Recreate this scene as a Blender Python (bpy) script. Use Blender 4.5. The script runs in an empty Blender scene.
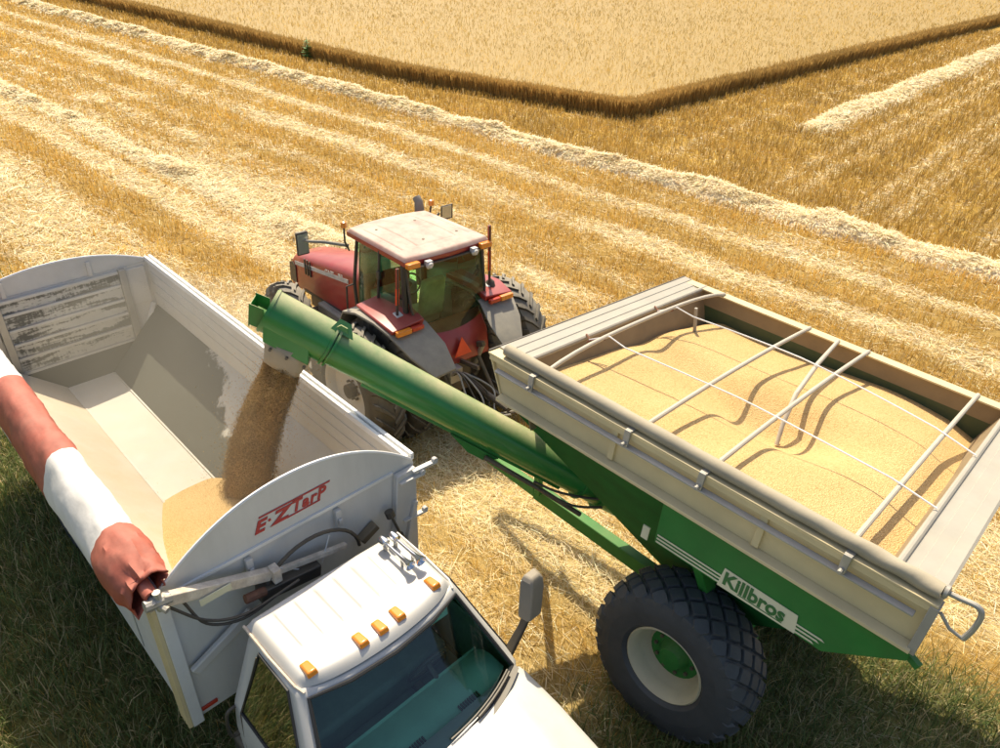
import bpy, math, random
import numpy as np
from mathutils import Vector, Matrix

# ------------------------------------------------------------------ camera, sky, sun, exposure
S = bpy.context.scene
R = math.radians
CAM_H, PITCH, ROLL = 7.021, R(32.78), R(2.41)
def cam_axes():
    f = Vector((0, math.cos(PITCH), -math.sin(PITCH)))
    r = Vector((1, 0, 0)); u = r.cross(f)
    c, s = math.cos(ROLL), math.sin(ROLL)
    return c * r + s * u, c * u - s * r, f
_r, _u, _f = cam_axes()
cd = bpy.data.cameras.new('camera'); cam = bpy.data.objects.new('camera', cd)
S.collection.objects.link(cam)
cam.matrix_world = Matrix(((_r.x, _u.x, -_f.x, 0), (_r.y, _u.y, -_f.y, 0), (_r.z, _u.z, -_f.z, CAM_H), (0, 0, 0, 1)))
cd.sensor_width = 36; cd.sensor_fit = 'HORIZONTAL'; cd.lens = 729 / 1000 * 36
cd.clip_start = .1; cd.clip_end = 9000
S.camera = cam

SUN_EL, SUN_AZ = R(56), R(-10)          # azimuth from +Y towards +X
w = bpy.data.worlds.new('World'); S.world = w; w.use_nodes = True
nt = w.node_tree; bg = nt.nodes['Background']
sky = nt.nodes.new('ShaderNodeTexSky'); sky.sky_type = 'NISHITA'; sky.sun_disc = False
sky.sun_elevation = SUN_EL; sky.sun_rotation = SUN_AZ; sky.altitude = 200; sky.dust_density = 4; sky.air_density = 1.0
nt.links.new(sky.outputs[0], bg.inputs[0]); bg.inputs[1].default_value = .13
ld = bpy.data.lights.new('sun', 'SUN'); ld.energy = 4.6; ld.angle = R(.55); ld.color = (1, .895, .69)
sun = bpy.data.objects.new('sun', ld); S.collection.objects.link(sun)
_d = Vector((-math.sin(SUN_AZ) * math.cos(SUN_EL), -math.cos(SUN_AZ) * math.cos(SUN_EL), -math.sin(SUN_EL)))
sun.rotation_euler = _d.to_track_quat('-Z', 'Y').to_euler(); sun.location = (0, 0, 60)
S.view_settings.view_transform = 'Standard'; S.view_settings.look = 'None'
S.view_settings.exposure = .38; S.view_settings.gamma = 1; S.view_settings.use_curve_mapping = False
S.cycles.max_bounces = 10; S.cycles.transparent_max_bounces = 24

# ------------------------------------------------------------------ helpers
RNG = np.random.default_rng(7); random.seed(7)
V3 = lambda *a: np.array(a, float)

class MB:
    """collects vertices and faces of ONE mesh"""
    def __init__(s): s.v = []; s.f = []; s.m = []
    def add(s, vs, fs, mi=0):
        b = len(s.v); s.v += [tuple(map(float, p)) for p in vs]
        s.f += [tuple(b + i for i in f) for f in fs]; s.m += [mi] * len(fs); return s
    def hexa(s, p, mi=0):   # 0-3 bottom loop, 4-7 top loop
        return s.add(p, [(3, 2, 1, 0), (4, 5, 6, 7), (0, 1, 5, 4), (1, 2, 6, 5), (2, 3, 7, 6), (3, 0, 4, 7)], mi)
    def box(s, lo, hi, mi=0):
        (a, b, c), (d, e, f) = lo, hi
        return s.hexa([(a, b, c), (d, b, c), (d, e, c), (a, e, c), (a, b, f), (d, b, f), (d, e, f), (a, e, f)], mi)
    def bar(s, p, q, w, h, up=(0, 0, 1), mi=0):   # rectangular bar from p to q
        p, q, up = V3(*p), V3(*q), V3(*up); d = (q - p) / np.linalg.norm(q - p)
        a = np.cross(d, up); a /= np.linalg.norm(a); b = np.cross(a, d); a *= w / 2; b *= h / 2
        return s.hexa([p - a - b, p + a - b, q + a - b, q - a - b, p - a + b, p + a + b, q + a + b, q - a + b], mi)
    def tube(s, pts, r, n=10, cap=True, mi=0):
        pts = [V3(*p) for p in pts]; k = len(pts); rr = r if hasattr(r, '__len__') else [r] * k
        t0 = pts[1] - pts[0]; ref = V3(0, 0, 1) if abs(t0[2]) < .9 * np.linalg.norm(t0) else V3(1, 0, 0)
        a = np.cross(t0, ref); a /= np.linalg.norm(a); rings = []
        for i in range(k):
            t = pts[min(i + 1, k - 1)] - pts[max(i - 1, 0)]; t /= np.linalg.norm(t)
            a = a - t * (a @ t); a /= np.linalg.norm(a); b = np.cross(t, a)
            rings.append([pts[i] + rr[i] * (math.cos(2 * math.pi * j / n) * a + math.sin(2 * math.pi * j / n) * b) for j in range(n)])
        return s.loft(rings, cap, mi)
    def hose(s, pts, r, n=8, k=6):     # smooth curve through the points
        p = [V3(*q) for q in pts]; p = [2 * p[0] - p[1]] + p + [2 * p[-1] - p[-2]]; out = []
        for i in range(1, len(p) - 2):
            for t in np.linspace(0, 1, k, endpoint=False):
                out.append(.5 * (2 * p[i] + (p[i + 1] - p[i - 1]) * t + (2 * p[i - 1] - 5 * p[i] + 4 * p[i + 1] - p[i + 2]) * t * t + (3 * p[i] - p[i - 1] - 3 * p[i + 1] + p[i + 2]) * t ** 3))
        return s.tube(out + [p[-2]], r, n)
    def loft(s, rings, cap=True, mi=0, closed=True):
        n = len(rings[0]); vs = [p for r in rings for p in r]; fs = []
        for i in range(len(rings) - 1):
            for j in range(n if closed else n - 1):
                j2 = (j + 1) % n; fs.append((i * n + j, i * n + j2, (i + 1) * n + j2, (i + 1) * n + j))
        if cap and closed:
            fs.append(tuple(range(n - 1, -1, -1))); fs.append(tuple((len(rings) - 1) * n + j for j in range(n)))
        return s.add(vs, fs, mi)
    def lathe(s, prof, o, ax, n=32, mi=0, closed=False):   # prof: (along, radius)
        o, ax = V3(*o), V3(*ax); ax = ax / np.linalg.norm(ax)
        ref = V3(0, 0, 1) if abs(ax[2]) < .9 else V3(1, 0, 0)
        a = np.cross(ax, ref); a /= np.linalg.norm(a); b = np.cross(ax, a); rings = []
        for (h, r) in prof + ([prof[0]] if closed else []):
            rings.append([o + h * ax + max(r, 1e-4) * (math.cos(2 * math.pi * j / n) * a + math.sin(2 * math.pi * j / n) * b) for j in range(n)])
        return s.loft(rings, False, mi)
    def plate(s, poly, off, mi=0):   # polygon (3D pts) extruded by vector off
        n = len(poly); off = V3(*off); p = [V3(*q) for q in poly]; q = [x + off for x in p]
        fs = [tuple(range(n - 1, -1, -1)), tuple(range(n, 2 * n))] + [(i, (i + 1) % n, n + (i + 1) % n, n + i) for i in range(n)]
        return s.add(p + q, fs, mi)
    def grid(s, fn, us, vs, mi=0):
        P = [fn(u, v) for u in us for v in vs]; n = len(vs)
        return s.add(P, [(i * n + j, i * n + j + 1, (i + 1) * n + j + 1, (i + 1) * n + j) for i in range(len(us) - 1) for j in range(n - 1)], mi)
    def build(s, name, mats, parent=None, bevel=0, smooth=35, fix=True, seg=2):
        me = bpy.data.meshes.new(name); me.from_pydata(s.v, [], s.f)
        for m in (mats if isinstance(mats, (list, tuple)) else [mats]): me.materials.append(m)
        if any(s.m): me.polygons.foreach_set('material_index', s.m)
        if fix:
            import bmesh
            bm = bmesh.new(); bm.from_mesh(me); bmesh.ops.recalc_face_normals(bm, faces=bm.faces); bm.to_mesh(me); bm.free()
        if smooth:
            me.polygons.foreach_set('use_smooth', [True] * len(me.polygons)); me.set_sharp_from_angle(angle=R(smooth))
        me.update()
        o = bpy.data.objects.new(name, me); S.collection.objects.link(o); o.parent = parent
        if bevel:
            b = o.modifiers.new('bevel', 'BEVEL'); b.width = bevel; b.segments = seg; b.limit_method = 'ANGLE'; b.angle_limit = R(40); b.harden_normals = False
        return o

def tag(o, label, cat, group=None, kind=None):
    o['label'] = label; o['category'] = cat
    if group: o['group'] = group
    if kind: o['kind'] = kind
    return o

def frame_matrix(yaw, loc, cp=0, cr=0):
    F = Vector((math.cos(yaw), math.sin(yaw), 0)); L = Vector((-math.sin(yaw), math.cos(yaw), 0)); U = Vector((0, 0, 1))
    F2 = F * math.cos(cp) + U * math.sin(cp); U2 = F2.cross(L); L2 = L * math.cos(cr) + U2 * math.sin(cr); U3 = F2.cross(L2)
    return Matrix(((F2.x, L2.x, U3.x, loc[0]), (F2.y, L2.y, U3.y, loc[1]), (F2.z, L2.z, U3.z, loc[2]), (0, 0, 0, 1)))

def empty(name, mat):
    o = bpy.data.objects.new(name, None); S.collection.objects.link(o); o.matrix_world = mat; o.empty_display_size = .3
    return o

def np_mesh(name, V, F, mat, col=None, smooth=False):
    """big mesh of quads straight from arrays; col = one rgb per vertex"""
    me = bpy.data.meshes.new(name); n, m, k = len(V), len(F), F.shape[1]
    me.vertices.add(n); me.vertices.foreach_set('co', np.ascontiguousarray(V, np.float32).ravel())
    me.loops.add(m * k); me.loops.foreach_set('vertex_index', np.ascontiguousarray(F, np.int32).ravel())
    me.polygons.add(m); me.polygons.foreach_set('loop_start', np.arange(0, m * k, k, dtype=np.int32))
    if smooth: me.polygons.foreach_set('use_smooth', np.ones(m, bool))
    me.update(calc_edges=True)
    if col is not None:
        a = me.attributes.new('col', 'FLOAT_COLOR', 'POINT')
        a.data.foreach_set('color', np.hstack([col, np.ones((n, 1))]).astype(np.float32).ravel())
    me.materials.append(mat)
    o = bpy.data.objects.new(name, me); S.collection.objects.link(o); return o

def text_part(name, txt, size, mat, parent, o, ex, ey, depth=.004, bold=.0, shear=0, squash=1, spacing=1):
    """flat lettering converted to a mesh; ex = reading direction, ey = up (parent space)"""
    c = bpy.data.curves.new(name, 'FONT'); c.body = txt; c.size = size; c.extrude = depth / 2; c.offset = bold; c.shear = shear
    c.space_character = spacing; c.resolution_u = 3
    t = bpy.data.objects.new(name, c); S.collection.objects.link(t)
    me = bpy.data.meshes.new_from_object(t.evaluated_get(bpy.context.evaluated_depsgraph_get()))
    bpy.data.objects.remove(t); bpy.data.curves.remove(c)
    ex, ey = Vector(ex).normalized(), Vector(ey).normalized(); ez = ex.cross(ey)
    ex = ex * squash
    me.transform(Matrix(((ex.x, ey.x, ez.x, o[0]), (ex.y, ey.y, ez.y, o[1]), (ex.z, ey.z, ez.z, o[2]), (0, 0, 0, 1))))
    me.materials.clear(); me.materials.append(mat); me.name = name
    ob = bpy.data.objects.new(name, me); S.collection.objects.link(ob); ob.parent = parent
    return ob

# value noise on arrays
_LAT = np.random.default_rng(3).random((256, 256))
def vnoise(x, y, s=0):
    x = np.asarray(x, float) + 17.3 * s; y = np.asarray(y, float) + 41.7 * s
    xi = np.floor(x).astype(int); yi = np.floor(y).astype(int); fx = x - xi; fy = y - yi
    fx = fx * fx * (3 - 2 * fx); fy = fy * fy * (3 - 2 * fy)
    g = lambda a, b: _LAT[a & 255, b & 255]
    return (g(xi, yi) * (1 - fx) + g(xi + 1, yi) * fx) * (1 - fy) + (g(xi, yi + 1) * (1 - fx) + g(xi + 1, yi + 1) * fx) * fy
def fbm(x, y, s=0, o=4):
    t = 0; a = .5; n = 0
    for i in range(o): t = t + a * vnoise(x * 2 ** i, y * 2 ** i, s + i * 3); n += a; a *= .5
    return t / n
sstep = lambda a, b, x: (lambda t: t * t * (3 - 2 * t))(np.clip((x - a) / (b - a), 0, 1))

# ------------------------------------------------------------------ materials
def nodes(m): m.use_nodes = True; return m.node_tree, m.node_tree.nodes, m.node_tree.links
DUST = (.56, .43, .25)
def M(name, col, rough=.5, metal=0, var=.12, vs=3., dust=0., dustcol=DUST, bump=0., bs=60., spec=.5, coat=0., allover=.25, streak=None, d0=-.1, d1=.9):
    m = bpy.data.materials.new(name); t, N, L = nodes(m); p = N['Principled BSDF']
    tc = N.new('ShaderNodeTexCoord'); src = tc.outputs['Object']
    if streak:
        mp = N.new('ShaderNodeMapping'); mp.inputs['Scale'].default_value = streak; L.new(src, mp.inputs[0]); src = mp.outputs[0]
    n1 = N.new('ShaderNodeTexNoise'); n1.inputs['Scale'].default_value = vs; n1.inputs['Detail'].default_value = 7; n1.inputs['Roughness'].default_value = .65
    L.new(src, n1.inputs['Vector'])
    mx = N.new('ShaderNodeMix'); mx.data_type = 'RGBA'
    mx.inputs[6].default_value = (*[c * (1 - var) for c in col], 1); mx.inputs[7].default_value = (*[min(1, c * (1 + var)) for c in col], 1)
    mr = N.new('ShaderNodeMapRange'); mr.inputs[1].default_value = .3; mr.inputs[2].default_value = .7
    L.new(n1.outputs[0], mr.inputs[0]); L.new(mr.outputs[0], mx.inputs[0]); out = mx.outputs[2]
    p.inputs['Metallic'].default_value = metal; p.inputs['Roughness'].default_value = rough
    p.inputs['Specular IOR Level'].default_value = spec; p.inputs['Coat Weight'].default_value = coat
    if dust:
        n2 = N.new('ShaderNodeTexNoise'); n2.inputs['Scale'].default_value = 2.3; n2.inputs['Detail'].default_value = 9; n2.inputs['Roughness'].default_value = .7
        L.new(tc.outputs['Object'], n2.inputs['Vector'])
        r2 = N.new('ShaderNodeMapRange'); r2.inputs[1].default_value = .3; r2.inputs[2].default_value = .7; r2.inputs[3].default_value = .35
        L.new(n2.outputs[0], r2.inputs[0])
        g = N.new('ShaderNodeNewGeometry'); sx = N.new('ShaderNodeSeparateXYZ'); L.new(g.outputs['Normal'], sx.inputs[0])
        r3 = N.new('ShaderNodeMapRange'); r3.inputs[1].default_value = d0; r3.inputs[2].default_value = d1; r3.inputs[3].default_value = allover; r3.inputs[4].default_value = 1
        L.new(sx.outputs[2], r3.inputs[0])
        mu = N.new('ShaderNodeMath'); mu.operation = 'MULTIPLY'; L.new(r2.outputs[0], mu.inputs[0]); L.new(r3.outputs[0], mu.inputs[1])
        m2 = N.new('ShaderNodeMath'); m2.operation = 'MULTIPLY'; m2.use_clamp = True; m2.inputs[1].default_value = dust; L.new(mu.outputs[0], m2.inputs[0])
        dx = N.new('ShaderNodeMix'); dx.data_type = 'RGBA'; dx.inputs[7].default_value = (*dustcol, 1)
        L.new(m2.outputs[0], dx.inputs[0]); L.new(out, dx.inputs[6]); out = dx.outputs[2]
        rr = N.new('ShaderNodeMapRange'); rr.inputs[3].default_value = rough; rr.inputs[4].default_value = .9
        L.new(m2.outputs[0], rr.inputs[0]); L.new(rr.outputs[0], p.inputs['Roughness'])
    L.new(out, p.inputs['Base Color'])
    if bump:
        n3 = N.new('ShaderNodeTexNoise'); n3.inputs['Scale'].default_value = bs; n3.inputs['Detail'].default_value = 4; L.new(tc.outputs['Object'], n3.inputs['Vector'])
        b = N.new('ShaderNodeBump'); b.inputs['Strength'].default_value = bump; b.inputs['Distance'].default_value = .02
        L.new(n3.outputs[0], b.inputs['Height']); L.new(b.outputs[0], p.inputs['Normal'])
    return m

def straw_mat(name, trans=.3):
    m = bpy.data.materials.new(name); t, N, L = nodes(m); N.remove(N['Principled BSDF'])
    a = N.new('ShaderNodeAttribute'); a.attribute_name = 'col'
    d = N.new('ShaderNodeBsdfPrincipled'); d.inputs['Roughness'].default_value = .55; d.inputs['Specular IOR Level'].default_value = .35
    tr = N.new('ShaderNodeBsdfTranslucent'); mx = N.new('ShaderNodeMixShader'); mx.inputs[0].default_value = trans
    L.new(a.outputs[0], d.inputs['Base Color']); L.new(a.outputs[0], tr.inputs[0]); L.new(d.outputs[0], mx.inputs[1]); L.new(tr.outputs[0], mx.inputs[2])
    L.new(mx.outputs[0], N['Material Output'].inputs[0]); return m

def glass_mat(name, tint, gloss=.08, dirt=.0, dirtcol=DUST):
    m = bpy.data.materials.new(name); t, N, L = nodes(m); N.remove(N['Principled BSDF'])
    tr = N.new('ShaderNodeBsdfTransparent'); tr.inputs[0].default_value = (*tint, 1)
    gl = N.new('ShaderNodeBsdfGlossy'); gl.inputs['Roughness'].default_value = .02
    fr = N.new('ShaderNodeFresnel'); fr.inputs[0].default_value = 1.5
    ad = N.new('ShaderNodeMath'); ad.operation = 'ADD'; ad.inputs[1].default_value = gloss; ad.use_clamp = True; L.new(fr.outputs[0], ad.inputs[0])
    mx = N.new('ShaderNodeMixShader'); L.new(ad.outputs[0], mx.inputs[0]); L.new(tr.outputs[0], mx.inputs[1]); L.new(gl.outputs[0], mx.inputs[2]); out = mx.outputs[0]
    if dirt:
        tc = N.new('ShaderNodeTexCoord'); n = N.new('ShaderNodeTexNoise'); n.inputs['Scale'].default_value = 3; n.inputs['Detail'].default_value = 8; L.new(tc.outputs['Object'], n.inputs['Vector'])
        mr = N.new('ShaderNodeMapRange'); mr.inputs[1].default_value = .35; mr.inputs[2].default_value = .75; mr.inputs[3].default_value = dirt * .4; mr.inputs[4].default_value = dirt
        L.new(n.outputs[0], mr.inputs[0]); df = N.new('ShaderNodeBsdfDiffuse'); df.inputs[0].default_value = (*dirtcol, 1)
        m2 = N.new('ShaderNodeMixShader'); L.new(mr.outputs[0], m2.inputs[0]); L.new(out, m2.inputs[1]); L.new(df.outputs[0], m2.inputs[2]); out = m2.outputs[0]
    L.new(out, N['Material Output'].inputs[0]); return m

MT = dict(
    white=M('white_paint', (.58, .58, .56), .35, dust=.32, coat=.12, var=.07, vs=2.2),
    wallwhite=M('front_wall_white', (.66, .66, .63), .45, dust=.32, var=.06, vs=2.0, streak=(1, 2.5, .7), allover=.5, dustcol=(.50, .44, .33)),
    bedwhite=M('bed_white_paint', (.64, .64, .61), .5, dust=.5, var=.06, vs=4, bump=.05, bs=25, allover=.35),
    rail=M('rail_aluminium', (.82, .82, .80), .4, metal=.15, dust=.15, var=.05),
    chrome=M('chrome', (.75, .75, .74), .12, metal=1, var=.03),
    rubber=M('tyre_rubber', (.034, .040, .046), .65, dust=.30, dustcol=(.24, .24, .22), allover=.45, var=.2, bump=.1, bs=40),
    rubber2=M('tyre_rubber_dusty', (.030, .030, .030), .8, dust=.75, dustcol=(.55, .48, .36), allover=.12, var=.2),
    black=M('black_plastic', (.025, .026, .028), .45, dust=.25, var=.15),
    dark=M('dark_steel', (.05, .05, .048), .55, metal=.3, dust=.5, allover=.4),
    rust=M('rusty_white_paint', (.76, .70, .58), .7, var=.3, vs=11, dust=.42, dustcol=(.36, .17, .05), allover=.9, bump=.25, bs=30),
    rustdark=M('rusted_steel', (.22, .10, .055), .85, var=.4, vs=12),
    steel=M('grey_steel', (.42, .42, .40), .45, metal=.5, dust=.4),
    amber=M('amber_lens', (.80, .26, .02), .25, var=.12, coat=.5),
    redlens=M('red_lens', (.55, .05, .02), .3, var=.1),
    orange=M('orange_reflector', (.90, .075, .02), .4, var=.1),
    green=M('green_paint', (.010, .185, .028), .55, dust=.25, var=.14, spec=.3, allover=.12),
    augergreen=M('auger_green_paint', (.012, .205, .032), .34, dust=1.1, dustcol=(.56, .48, .27), var=.12, allover=.02, coat=.25, d0=.50, d1=.92),
    cream=M('cream_paint', (.70, .575, .32), .5, dust=.3, var=.08, bump=.04, bs=20, allover=.3),
    boards=M('board_greige', (.37, .345, .29), .5, dust=.35, var=.1, dustcol=(.50, .42, .28)),
    bow=M('bow_tube', (.50, .46, .38), .5, dust=.3, var=.1),
    tarpgrey=M('rolled_cover_fabric', (.35, .315, .235), .75, dust=.4, var=.14, bump=.08, bs=30),
    decal=M('decal_cream', (.72, .69, .48), .5, var=.04), decalgreen=M('decal_green', (.02, .15, .03), .5, var=.04),
    logo=M('logo_red', (.45, .035, .03), .5, var=.12, vs=30),
    red=M('tractor_red', (.34, .014, .012), .32, dust=.26, var=.12, coat=.3, allover=.25, dustcol=(.50, .30, .21)),
    roofred=M('tractor_roof', (.36, .085, .07), .6, dust=1.25, dustcol=(.58, .47, .38), var=.1, allover=.10),
    fender=M('fender_grey', (.15, .15, .14), .6, dust=.85, dustcol=(.46, .40, .30), var=.2, allover=.3),
    silver=M('decal_silver', (.60, .58, .55), .4, var=.05),
    seat=M('seat_fabric', (.46, .36, .20), .85, var=.3, bump=.3, bs=30),
    cabint=M('cab_trim', (.24, .29, .23), .75, var=.2),
    dash=M('dash_vinyl', (.42, .78, .56), .6, var=.1),
    rubberboot=M('grey_rubber_boot', (.34, .29, .21), .8, dust=.5, allover=.7),
    hopper=M('hopper_green', (.008, .115, .024), .8, dust=.15, var=.2, spec=.12, allover=.1),
    sealblack=M('window_rubber', (.02, .02, .02), .6, var=.1),
    rope=M('tarp_rope', (.85, .84, .80), .8, var=.05),
    hose=M('rubber_hose', (.02, .02, .022), .5, dust=.25),
    rim=M('wheel_cream', (.60, .56, .38), .5, dust=.35, var=.1),
)
GL_TRUCK = glass_mat('windscreen_glass', (.80, 1.0, .92), .03)
GL_SIDE = glass_mat('door_glass', (.22, .32, .20), .26)
GL_TRAC = glass_mat('cab_glass', (.60, 1.0, .70), .0, dirt=.012)
MIRROR = M('mirror_glass', (.55, .56, .50), .22, metal=.55, var=.06)
STRAW = straw_mat('straw', .30); STRAW_UP = straw_mat('stubble_stalks', .40)
# ------------------------------------------------------------------ the field
UX, UY = .755, -.655                       # along the harvested strips
VX, VY = .655, .755                        # across them
def uv(x, y): return UX * x + UY * y, VX * x + VY * y
def xy(u, v): return UX * u + VX * v, UY * u + VY * v
def terrain(x, y):                          # ground drops gently away from the truck, then levels out
    n = .7071 * (np.asarray(x) + np.asarray(y))
    u_ = UX * np.asarray(x) + UY * np.asarray(y); v_ = VX * np.asarray(x) + VY * np.asarray(y)
    return -.5 * sstep(3.2, 9.0, n) - .27 * np.exp(-((np.asarray(x) + 1.2) ** 2 + (np.asarray(y) - 10.0) ** 2) / 5.0) + .40 * sstep(-1.0, 2.0, u_) * sstep(.5, 4.0, v_) * sstep(17, 8, v_) * sstep(30, 8, u_)
def crop_edges(u, v):
    ve = 25.0 + np.clip(u + 29.3, 0, 99) * .2 + .25 * (fbm(u * .5, u * .1, 5) - .5)
    ue = -17.2 + (v - 27.5) * .04 + .25 * (fbm(v * .5, v * .1, 6) - .5)
    return ve, ue
def in_crop(u, v):
    ve, ue = crop_edges(u, v); return (v > ve) & (u < ue)
WIND_A, WIND_B = 21.35, -11.1
def wind_a(u): return WIND_A + .35 * (fbm(u * .22, u * 0, 9) - .5) * 2
def litter(u, v):
    """0 = standing stubble, 1 = ground covered by loose straw"""
    w = v + .7 * (fbm(u * .16, v * .16, 1) - .5) + .25 * (fbm(u * .9, v * .9, 2) - .5)
    L = np.zeros_like(w) + .10
    for c, h, s in ((18.5, .45, .95), (16.2, .65, 1.0), (13.9, .35, .5), (12.5, .5, .55), (11.2, .5, .5), (10.2, .6, 1.0), (8.9, .65, 1.0), (6.0, 1.1, .7), (4.2, .8, .4)):
        k = .35 + 1.15 * fbm(u * .11 + c, c + u * 0, 14); L = np.maximum(L, np.clip(s * k * 1.15, 0, 1) * np.exp(-((w - c) / (h * (.55 + .9 * fbm(u * .2 + c * 3, c + u * 0, 15)))) ** 4))
    L = np.maximum(L, .95 * sstep(.40, .62, fbm(u * .10, v * .35, 16)) * sstep(-9, -20, u) * sstep(13.5, 11, v) * (1 - .9 * np.exp(-((w - 7.7) / .5) ** 2)))
    far = v > 22.3
    L = np.where(far, .06, L)
    for c, s in ((-9.1, .5), (-8.2, .5), (-6.1, .55), (-5.2, .5), (-2.6, .5), (-1.7, .5), (-13.4, .35)):
        L = np.where(far, np.maximum(L, s * np.exp(-((u - c + .4 * (fbm(v * .2, v * 0, 4) - .5)) / .3) ** 2) * sstep(22, 24, v)), L)
    patch = fbm(u * .55, v * 1.3, 3)
    return np.clip(L * (.55 + 1.0 * patch) + .45 * sstep(.60, .75, fbm(u * .25, v * .6, 8)) * (v < 20), 0, 1)
def micro(x, y): return .07 * (fbm(x * 1.7, y * 1.7, 11) - .5) + .03 * (fbm(x * 6, y * 6, 12, 2) - .5)
def zg(x, y): return terrain(x, y) + micro(x, y)
def shade_green(u, v, x, y):  # green growth mask that also paints shade into the ground colours
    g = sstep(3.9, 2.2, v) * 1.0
    g = np.maximum(g, .95 * sstep(7.7, 6.9, v + .5 * (fbm(x, y, 22) - .5)) * sstep(-2.6, -1.2, u))  # dark green band painted in for the cart's shadow strip
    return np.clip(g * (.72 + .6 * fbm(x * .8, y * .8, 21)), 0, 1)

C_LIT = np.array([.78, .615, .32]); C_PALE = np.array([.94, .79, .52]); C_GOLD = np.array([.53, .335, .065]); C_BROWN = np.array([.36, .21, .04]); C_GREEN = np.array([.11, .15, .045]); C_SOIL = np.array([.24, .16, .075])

# ground sheet: one nonuniform grid reaching the horizon
def ground_mesh():
    t = np.linspace(-1, 1, 521)
    ax = np.sinh(t * 6.2) / math.sinh(6.2) * 3000
    ay = ax + 14
    X, Y = np.meshgrid(ax, ay, indexing='ij'); d = np.hypot(X, Y - 14)
    Z = terrain(X, Y) + micro(X, Y) * np.clip(1.2 - d / 90, 0, 1)
    n = len(t); I = np.arange(n * n).reshape(n, n)
    F = np.stack([I[:-1, :-1], I[1:, :-1], I[1:, 1:], I[:-1, 1:]], -1).reshape(-1, 4)
    x, y = X.ravel(), Y.ravel(); u, v = uv(x, y)
    l = litter(u, v)[:, None]; g = shade_green(u, v, x, y)[:, None]
    c = C_SOIL * .55 + C_GOLD * .5; c = c * (1 - l) + (C_LIT * .55 + C_GOLD * .35) * l
    far = ((v > 22.3))[:, None]; c = np.where(far, (C_GOLD * .55 + C_BROWN * .45) * (1 - l) + C_LIT * .85 * l, c)
    c = c * (1 - .75 * g) + C_GREEN * .75 * g  # dark green blended in, partly as painted shade
    m = bpy.data.materials.new('stubble_ground'); t_, N, L = nodes(m); p = N['Principled BSDF']; p.inputs['Roughness'].default_value = .95; p.inputs['Specular IOR Level'].default_value = .1
    a = N.new('ShaderNodeAttribute'); a.attribute_name = 'col'; tc = N.new('ShaderNodeTexCoord')
    mp = N.new('ShaderNodeMapping'); mp.inputs['Rotation'].default_value = (0, 0, R(41)); L.new(tc.outputs['Object'], mp.inputs[0])
    mp2 = N.new('ShaderNodeMapping'); mp2.inputs['Scale'].default_value = (1, 3.2, 1); L.new(mp.outputs[0], mp2.inputs[0])
    n1 = N.new('ShaderNodeTexNoise'); n1.inputs['Scale'].default_value = 7; n1.inputs['Detail'].default_value = 9; n1.inputs['Roughness'].default_value = .75; L.new(mp2.outputs[0], n1.inputs['Vector'])
    mr = N.new('ShaderNodeMapRange'); mr.inputs[1].default_value = .3; mr.inputs[2].default_value = .7; mr.inputs[3].default_value = .5; mr.inputs[4].default_value = 1.4; L.new(n1.outputs[0], mr.inputs[0])
    mu = N.new('ShaderNodeMix'); mu.data_type = 'RGBA'; mu.blend_type = 'MULTIPLY'; mu.inputs[0].default_value = 1
    L.new(a.outputs[0], mu.inputs[6]); L.new(mr.outputs[0], mu.inputs[7]); L.new(mu.outputs[2], p.inputs['Base Color'])
    b = N.new('ShaderNodeBump'); b.inputs['Strength'].default_value = .9; b.inputs['Distance'].default_value = .06; L.new(n1.outputs[0], b.inputs['Height']); L.new(b.outputs[0], p.inputs['Normal'])
    o = np_mesh('ground', np.stack([x, y, Z.ravel()], 1), F, m, c, smooth=True)
    tag(o, 'harvested field ground covered by straw and cut stubble', 'ground', kind='structure')
ground_mesh()

def fan(n, r0, r1, k, half=50, near=85):
    """points spread over the field round the viewer's ground point, thinner far away"""
    r = np.linspace(r0, r1, 4000); pdf = r * np.minimum(1, (9 / r) ** k); cdf = np.cumsum(pdf); cdf /= cdf[-1]
    rr = np.interp(RNG.random(n), cdf, r); h = np.where(rr < 9, near, half); a = np.radians((RNG.random(n) * 2 - 1) * h)
    return rr * np.sin(a), rr * np.cos(a), rr

def blades(P, length, width, yaw, lean, leanyaw, taper=.5):
    """upright quads"""
    n = len(P); s = np.stack([np.cos(yaw), np.sin(yaw), np.zeros(n)], 1) * (width / 2)[:, None]
    tip = P + np.stack([np.sin(lean) * np.cos(leanyaw), np.sin(lean) * np.sin(leanyaw), np.cos(lean)], 1) * length[:, None]
    V = np.stack([P - s, P + s, tip + s * taper, tip - s * taper], 1).reshape(-1, 3)
    return V, np.arange(4 * n).reshape(n, 4)
def straws(P, length, width, yaw, tilt, roll):
    """loose straws lying about"""
    n = len(P); d = np.stack([np.cos(tilt) * np.cos(yaw), np.cos(tilt) * np.sin(yaw), np.sin(tilt)], 1)
    s = np.cross(d, np.array([0, 0, 1.])); s /= np.linalg.norm(s, axis=1)[:, None]; t = np.cross(s, d)
    s = s * np.cos(roll)[:, None] + t * np.sin(roll)[:, None]; s *= (width / 2)[:, None]; d = d * (length / 2)[:, None]
    V = np.stack([P - d - s, P - d + s, P + d + s, P + d - s], 1).reshape(-1, 3)
    return V, np.arange(4 * n).reshape(n, 4)
def colours(n, base, spread=.22):
    k = 1 + spread * RNG.standard_normal(n); return np.clip(base * np.clip(k, .45, 1.6)[:, None], .01, .95)

def footprint(x, y):
    """where wheels and bodies stand: no tall stalks there"""
    return np.zeros_like(x, bool)

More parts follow.
